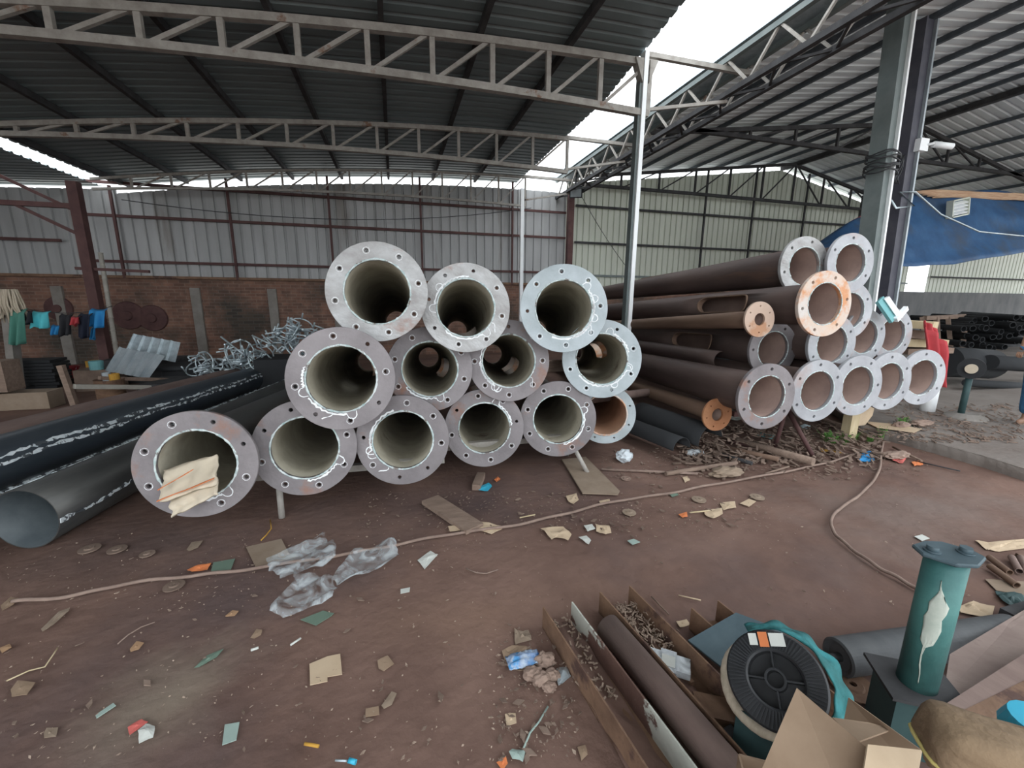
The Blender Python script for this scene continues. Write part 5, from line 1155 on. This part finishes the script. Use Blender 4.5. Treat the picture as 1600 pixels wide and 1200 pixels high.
for k, (x, y, s_) in enumerate([(862, 1062, .035), (852, 1040, .045), (845, 1070, .04), (872, 1062, .02), (832, 1060, .04), (858, 1080, .03)]):
    blob('stone', x, y, s_, s_*.8, s_*1.2, M_stone, ['brown stone between the blue crisp bag and the channel', 'largest brown stone beside the blue crisp bag', 'flat brown stone below the blue crisp bag', 'tiny brown stone touching the silver foil', 'brown stone at the lower edge of the brown paper', 'brown stone nearest the bottom in the group by the channel'][k], 'stone', 20+k)
# crumpled sack inside the first pipe
c0 = PIPE['C1'].location; axC = PIPE['C1'].rotation_quaternion @ Vector((0, 1, 0)); upC = PIPE['C1'].rotation_quaternion @ Vector((0, 0, 1)); rtC = PIPE['C1'].rotation_quaternion @ Vector((1, 0, 0))
t = thing('folded_sack', 'folded cream sack with orange stripes stuffed in the bottom left pipe', 'sack', c0-upC*.15)
def sackfn(cx, cz, w_, h_, rot_, yo, seed):
    def fn(u, v):
        x = (u-.5)*w_; z = (v-.5)*h_; j = noise.noise(Vector((u*4+seed, v*4, 0))); xx = x*math.cos(rot_)-z*math.sin(rot_); zz = x*math.sin(rot_)+z*math.cos(rot_)
        return c0+rtC*(cx+xx+.01*j)+upC*(.02+cz+zz+.012*j)+axC*(yo+(v-.5)*.16+.035*j+.012*math.sin(u*17))
    return fn
mb = MB(); mb.grid(sackfn(-.03, -.085, .30, .15, .25, -.03, 1), 14, 10); part('upper_fold', mb, M_cream, t, solid=.012)
mb = MB(); mb.grid(sackfn(.0, -.16, .27, .14, .42, -.07, 5), 14, 10); part('lower_fold', mb, M_cream, t, solid=.012)
for a in (((-.17, -.165), (.12, -.065)), ((-.16, -.10), (.02, .0))):
    mb = MB(); pts = [c0+rtC*(a[0][0]+(a[1][0]-a[0][0])*i/8)+upC*(a[0][1]+(a[1][1]-a[0][1])*i/8)+axC*(-.115+.01*math.sin(i)) for i in range(9)]
    for i in range(8): mb.beam(pts[i], pts[i+1], .012 if a[0][1] > -.12 else .022, .004, axC.cross(rtC))
    part('stripe', mb, M_orange, t, label='orange stripe')
# discs on the floor
disc(983, 801, .05, M_carddirty, 'grey grinding disc just below the hose, centre right')
disc(1092, 781, .055, M_carddirty, 'dusty round disc below the hose, right of centre')
disc(1183, 777, .055, M_carddirty, 'metal washer-like disc at the right of the tan scraps')
disc(978, 748, .045, M_stone, 'small ring-like disc below the white knotted bag')
disc(272, 916, .05, M_debris, 'half-buried disc beneath the hose at left')
disc(140, 858, .055, M_debris, 'leftmost of the buried discs under the open black tube')
disc(183, 859, .05, M_debris, 'second buried disc under the open black tube')
disc(230, 866, .04, M_debris, 'third buried disc under the open black tube')
# cigarette ends, sticks, wires
def stick(pts, r, m_, label, name='twig', cat='twig', group=None):
    P = [G(x, y, r+.014) for x, y in pts]; mb = MB(); mb.tube(P, r, 6); single(name, mb, m_, label, cat, group)
stick([(10, 1064), (45, 1048), (70, 1042), (85, 1020), (90, 1012)], .003, M_wood, 'pale bent twig at the left')
stick([(184, 1006), (200, 992), (220, 980), (242, 972)], .003, M_rope, 'thin wavy twig left of centre')
stick([(454, 1008), (470, 997)], .005, M_paper, 'white stick below the clear film')
stick([(392, 1016), (404, 1012)], .006, M_paper, 'white butt left of the white stick', 'cigarette_end', 'litter')
stick([(728, 888), (745, 895), (760, 896), (778, 890)], .004, M_rope, 'bent twig with a pale tip right of the printed packet')
stick([(812, 809), (836, 804)], .005, M_wood, 'short pale stick above the hose')
stick([(422, 812), (424, 826), (416, 836), (408, 844)], .004, M_amber, 'bent yellow straw by the thin prop')
stick([(818, 1170), (828, 1145), (842, 1128), (856, 1104)], .004, M_mint, 'long pale green stalk left of the channel')
stick([(524, 1188), (542, 1189)], .004, M_galv, 'grey lollipop stick at the bottom edge')
stick([(545, 1188), (556, 1191)], .009, M_cyanpl, 'cyan plastic tip at the bottom edge', 'plastic_tip', 'litter')
stick([(476, 1162), (498, 1166)], .006, M_amber, 'olive and amber scrap near the bottom', 'scrap', 'litter')
stick([(1060, 930), (1095, 938)], .004, M_card2, 'long pale splinter above the slate plate')
stick([(1018, 932), (1045, 960)], .004, M_oldwood, 'brown splinter resting by the channel')
stick([(1078, 801), (1108, 798)], .006, M_wood, 'thin wood strip left of the cream folded paper')
for k, (x0, y0, x1, y1, r, m_, lb) in enumerate([
    (940, 735, 1090, 742, .012, M_rope, 'curved dirty cord below the rubbish, centre right'),
    (1040, 742, 1150, 725, .022, M_oldwood, 'long flat stick in front of the rubbish'),
    (1130, 700, 1215, 724, .025, M_pRust, 'rusty bar in the rubbish pointing at the rusty prop'),
    (1135, 690, 1222, 714, .022, M_redsteel, 'upper dark bar in the rubbish under the right pile'),
    (1150, 690, 1270, 728, .04, M_oldwood, 'thick dusty timber behind the rusty prop'),
    (1235, 640, 1330, 672, .03, M_oldwood, 'timber lying under the bottom row of the right pile'),
    (1128, 712, 1175, 726, .02, M_dark, 'short dark bar in the rubbish'),
    (1195, 742, 1232, 731, .01, M_oldwood, 'thin stick by the hose under the right pile'),
    (1395, 700, 1440, 722, .012, M_oldwood, 'stick lying against the kerb'),
    (1430, 722, 1500, 738, .006, M_dark, 'thin dark wire along the foot of the kerb'),
    ]):
    p = G(x0, y0, r); q = G(x1, y1, r); p.z = r+.012; q.z = r+.012+(.03 if k in (2, 3, 4) else 0); mb = MB(); mb.tube([p, q], r, 8); single('stick' if m_ in (M_oldwood, M_rope) else 'metal_bar', mb, m_, lb, 'stick' if m_ in (M_oldwood, M_rope) else 'bar')
# curved steel offcuts and pipes under the piles
def gutter(px0, px1, r, m_, label, arc=(-20, 200), z=.0, name='curved_offcut'):
    a = G(*px0, r+z); b_ = G(*px1, r+z); d = (b_-a).normalized(); x = d.cross(Vector((0, 0, 1))).normalized(); n = 20
    def fn(u, v): t_ = R_(arc[0]+(arc[1]-arc[0])*u); return a.lerp(b_, v)+x*(r*math.cos(t_))+Vector((0, 0, r*math.sin(t_)))
    mb = MB(); mb.grid(fn, n, 6); single(name, mb, m_, label, 'offcut', solid=.006)
gutter((1110, 690), (1000, 650), .17, M_char, 'dark curved steel offcut lying nearest under the rust-orange flange', (10, 190))
gutter((1065, 702), (965, 662), .12, M_char, 'second dark curved offcut left of the larger one', (0, 180))
p = G(935, 668, .3); q = G(1058, 652, .42)
mb = MB(); mb.tube([Vector((2.0, 4.1, .5)), Vector((3.25, 4.6, .42))], .05, 16); single('thin_pipe', mb, M_brownpipe, 'thin dusty pipe crossing behind the rusty mouth of the near pile', 'pipe')
# extra long tubes filling the middle of the right pile
for k, (x, y, z, r, L, lb) in enumerate([(1128, 563, 5.0, .11, 4.0, 'dark tube wedged low behind the pinkish grey flange'), (1150, 514, 6.2, .07, 3.6, 'dark tube buried in the heart of the right pile'), (1105, 606, 5.0, .11, 3.6, 'lowest dark tube behind the rust-orange flange')]):
    plain_tube(x, y, z, r, L, 670, 486, M_pOutR, lb, [], taper=.8)
# short pipes on the floor at the right edge
for k, (x0, y0, x1, y1, m_, lb) in enumerate([(1545, 874, 1577, 898, M_pRust, 'upper left short brown pipe of the bundle at the right edge'), (1546, 888, 1588, 918, M_pRust, 'lowest short brown pipe of the bundle at the right edge'), (1580, 874, 1592, 896, M_brownpipe, 'short reddish pipe in the middle of the right edge bundle'), (1594, 874, 1604, 895, M_brownpipe, 'short reddish pipe cut by the right edge'), (1588, 872, 1640, 880, M_pRust, 'topmost short pipe of the right edge bundle')]):
    a = G(x0, y0, .02); b_ = G(x1, y1, .02); d = (b_-a).normalized(); mb = MB(); mb.lathe(Vector((a.x, a.y, .034)), d, [(.018, 0), (.018, (b_-a).length), (.014, (b_-a).length), (.014, 0)], 18, closed=True)
    single('short_pipe', mb, m_, lb, 'pipe', 'short brown pipes at the right edge')
# grass tufts
def grass(px_, py, n, h, spread, label, z=0):
    p = G(px_, py, z); mb = MB()
    for k in range(n):
        a = random.uniform(0, 6.28); r = random.uniform(0, spread); b_ = p+Vector((r*math.cos(a)*1.6, r*math.sin(a), 0)); hh_ = h*random.uniform(.5, 1.1); l = random.uniform(.2, .6)*hh_; w_ = random.uniform(.004, .009)
        for s_ in range(4):
            z0 = hh_*s_/4; q = b_+Vector((l*math.cos(a)*(s_/4)**2, l*math.sin(a)*(s_/4)**2, z0)); q2 = b_+Vector((l*math.cos(a)*((s_+1)/4)**2, l*math.sin(a)*((s_+1)/4)**2, hh_*(s_+1)/4))
            sd = Vector((-math.sin(a), math.cos(a), 0))*w_*(1-s_/5); mb.add([q-sd, q+sd, q2+sd*.7, q2-sd*.7], [(0, 1, 2, 3)])
            if s_ % 2: 
                for g_ in (-1, 1): mb.add([q, q+sd*g_*4+Vector((0, 0, .012)), q+sd*g_*6+Vector((0, 0, .002))], [(0, 1, 2)])
    o = single('weed_tuft', mb, M_leaf, label, 'weed', solid=.0006); return o
grass(1300, 690, 60, .10, .13, 'green weeds growing left of the short wooden post')
grass(1325, 688, 40, .12, .08, 'green weeds at the foot of the short wooden post')
grass(1378, 686, 26, .14, .03, 'narrow green weed where the two hoses meet')
grass(1408, 662, 24, .09, .05, 'small green weed on top of the slab', .11)
grass(1362, 690, 16, .07, .05, 'tiny green weed left of the hose junction')
# stones on the slab
for k, (x, y, sx, lb) in enumerate([(1408, 668, .12, 'flat stone on the slab beside the small weed'), (1440, 665, .15, 'brown brick-like stone on the slab'), (1400, 716, .16, 'flat brown stone at the foot of the kerb')]):
    blob('stone', x, y, sx, sx*.5, .07, M_stone, lb, 'stone', 40+k, z0=.11 if y < 690 else 0)
# uncountable grit and rubbish
def scatter(name, regions, m_, label, seed, smin, smax):
    rg = random.Random(seed); mb = MB()
    for (x0, y0, x1, y1, n) in regions:
        for k in range(n):
            x = rg.uniform(x0, x1); y = y0+(y1-y0)*rg.random(); p = G(x, y); on = 0
            s_ = rg.uniform(smin, smax)*(1 if rg.random() < .85 else 2); a = rg.uniform(0, 6.28)
            pts = [Vector((p.x+s_*math.cos(a+b_*1.57+rg.uniform(-.4, .4))*(1.6 if b_ % 2 else .7), p.y+s_*math.sin(a+b_*1.57)*(1.6 if b_ % 2 else .7), .010+rg.uniform(0, .006)+noise.noise(Vector((p.x*.7, p.y*.7, 0)))*.012)) for b_ in range(4)]
            mb.prism(pts, (0, 0, s_*.35))
    single(name, mb, m_, label, 'grit', kind='stuff')
scatter('pale_grit', [(0, 880, 900, 1195, 420), (560, 780, 1250, 860, 260), (380, 830, 700, 900, 70), (760, 980, 900, 1195, 150), (0, 830, 420, 960, 140), (1250, 760, 1600, 960, 90), (900, 770, 1200, 825, 160)], M_grit, 'pale grit and tiny chips strewn over the dirt floor', 3, .0012, .0038)
scatter('dark_debris', [(0, 840, 1300, 1195, 110), (940, 700, 1330, 752, 700), (560, 770, 1000, 830, 180), (1340, 705, 1450, 745, 120), (780, 980, 900, 1195, 120), (880, 760, 1200, 832, 160), (660, 770, 900, 800, 60)], M_debris, 'brown flakes and dirt crumbs strewn over the floor', 5, .003, .009)
# heap of rubbish under the right pile
rg = random.Random(77); mb = MB()
for k in range(1000):
    x = rg.uniform(1060, 1380); y = rg.uniform(668, 728)-(0 if rg.random() < .8 else -14); p = G(x, y); hgt = .02+.10*rg.random()*(1-abs(y-690)/40 if abs(y-690) < 40 else 0); l = rg.uniform(.02, .11); a = rg.uniform(0, 3.14)
    q = Vector((p.x, p.y, max(.01, hgt))); mb.beam(q, q+Vector((l*math.cos(a), l*math.sin(a), rg.uniform(-.02, .03))), rg.uniform(.008, .035), rg.uniform(.003, .012))
single('rubbish_heap', mb, M_debris, 'brown rubbish of sticks and scraps under the right pile', 'rubbish', kind='stuff')
rg = random.Random(78); mb = MB()
for k in range(420):
    x = rg.uniform(1385, 1600); y = rg.uniform(632, 692+(x_k if False else 0)); p = G(x, y, .12); l = rg.uniform(.02, .10); a = rg.uniform(0, 3.14)
    mb.beam(p, p+Vector((l*math.cos(a), l*math.sin(a), rg.uniform(-.0, .015))), rg.uniform(.006, .02), rg.uniform(.003, .01))
single('slab_debris', mb, M_debris, 'chips and twigs lying on the raised slab', 'rubbish', kind='stuff')

# ------------------------------------------------------------------ person at the right edge (only the near leg is in view)
f0 = G(1579, 672, .11); base = Vector((f0.x+.43, f0.y-.08, .11))
t = thing('person', 'person in blue jeans and sandals standing at the right edge', 'person', base)
J = {}
def skin_body(name, joints, edges, m_, parent, root=0):
    me = bpy.data.meshes.new(name); me.from_pydata([j[0] for j in joints], edges, []); o = link(name, me, m_, parent)
    md = o.modifiers.new('s', 'SKIN'); sv = me.skin_vertices[0].data
    for i, j in enumerate(joints): sv[i].radius = (j[1], j[2] if len(j) > 2 else j[1]); sv[i].use_root = (i == root)
    ss = o.modifiers.new('ss', 'SUBSURF'); ss.levels = 2; ss.render_levels = 2; me.update(); return o
# local frame: x right in the picture, facing left (-x)
def j(x, y, z, r, r2=None): return (Vector((x, y, z)), r, r2 or r)
body = [j(.03, .10, .93, .13, .15), j(.02, .10, 1.12, .12, .15), j(.0, .10, 1.32, .12, .18), j(.0, .10, 1.46, .06, .07), j(-.02, .10, 1.54, .055), j(-.02, .10, 1.63, .085, .075), j(-.02, .10, 1.70, .08, .07),
        j(.02, .0, .88, .085), j(.0, -.01, .48, .06), j(.03, -.01, .09, .04), j(.02, .20, .88, .085), j(.10, .22, .48, .06), j(.14, .22, .09, .04),
        j(.0, -.08, 1.41, .05), j(.03, -.14, 1.12, .038), j(-.10, -.13, .92, .026), j(.0, .28, 1.41, .05), j(.03, .33, 1.12, .038), j(-.10, .30, .92, .026),
        j(-.04, -.01, .035, .035, .03), j(-.13, -.015, .025, .034, .018), j(.07, .22, .035, .035, .03), j(-.02, .22, .025, .034, .018)]
ed = [(0, 1), (1, 2), (2, 3), (3, 4), (4, 5), (5, 6), (0, 7), (7, 8), (8, 9), (0, 10), (10, 11), (11, 12), (2, 13), (13, 14), (14, 15), (2, 16), (16, 17), (17, 18), (9, 19), (19, 20), (12, 21), (21, 22)]
skin_body('body', body, ed, M_skin, t)
for sy, s in ((-.13, -1), (.30, 1)):
    for k, (dy, ln) in enumerate(((-.024, .060), (-.008, .072), (.008, .068), (.022, .054))):
        b0 = Vector((-.115, sy+dy*.9, .90)); skin_body('finger', [(b0, .009, .009), (b0+Vector((-.018, 0, -.035)), .0085, .0085), (b0+Vector((-.008, 0, -.035-ln*.55)), .007, .007)], [(0, 1), (1, 2)], M_skin, t)
    b0 = Vector((-.10, sy-s*.02, .91)); skin_body('thumb', [(b0, .010, .010), (b0+Vector((-.02, -s*.022, -.03)), .009, .009), (b0+Vector((-.03, -s*.026, -.055)), .008, .008)], [(0, 1), (1, 2)], M_skin, t)
legs = [j(.03, .10, .95, .145, .165), j(.02, .0, .86, .105), j(.0, -.01, .48, .085), j(.03, -.01, .11, .078), j(.02, .20, .86, .105), j(.10, .22, .48, .085), j(.14, .22, .11, .078)]
skin_body('jeans', legs, [(0, 1), (1, 2), (2, 3), (0, 4), (4, 5), (5, 6)], M_jeans, t)
shirt = [j(.03, .10, .95, .15, .17), j(.02, .10, 1.12, .135, .17), j(.0, .10, 1.33, .135, .2), j(.0, .10, 1.44, .07, .085), j(.0, -.08, 1.41, .068), j(.02, -.12, 1.20, .055), j(.0, .28, 1.41, .068), j(.02, .31, 1.20, .055)]
skin_body('shirt', shirt, [(0, 1), (1, 2), (2, 3), (2, 4), (4, 5), (2, 6), (6, 7)], M_shirt, t)
hair = [j(-.0, .10, 1.70, .09, .082), j(.02, .10, 1.65, .085, .08)]
skin_body('hair', hair, [(0, 1)], M_black, t)
hd = t.location
mb = MB(); mb.tube([hd+Vector((-.10, .10, 1.655)), hd+Vector((-.122, .10, 1.625)), hd+Vector((-.10, .10, 1.615))], [.008, .014, .010], 8); part('nose', mb, M_skin, t)
for s in (-1, 1):
    mb = MB(); mb.lathe(hd+Vector((-.098, .10+s*.03, 1.655)), (-1, 0, 0), [(0, -.008), (.011, -.004), (.009, .003), (0, .006)], 12); part('eye', mb, M_lens, t)
    mb = MB(); mb.lathe(hd+Vector((-.01, .10+s*.082, 1.635)), (0, s, 0), [(0, -.01), (.028, -.005), (.024, .01), (.012, .006), (0, .004)], 14); part('ear', mb, M_skin, t)
mb = MB(); mb.tube([hd+Vector((-.096, .10-.022, 1.588)), hd+Vector((-.104, .10, 1.586)), hd+Vector((-.096, .10+.022, 1.588))], .005, 6); part('mouth', mb, flat('lip', (.25, .09, .08)), t)
for dx, dy in ((-.03, -.012), (.08, .22)):
    mb = MB(); pl_ = [hd+Vector((dx+.13*math.cos(a)*(1 if True else 1), dy+.045*math.sin(a), -.006)) for a in [i*math.pi/8 for i in range(16)]]; mb.prism(pl_, (0, 0, .016)); part('sandal', mb, M_oldwood, t)
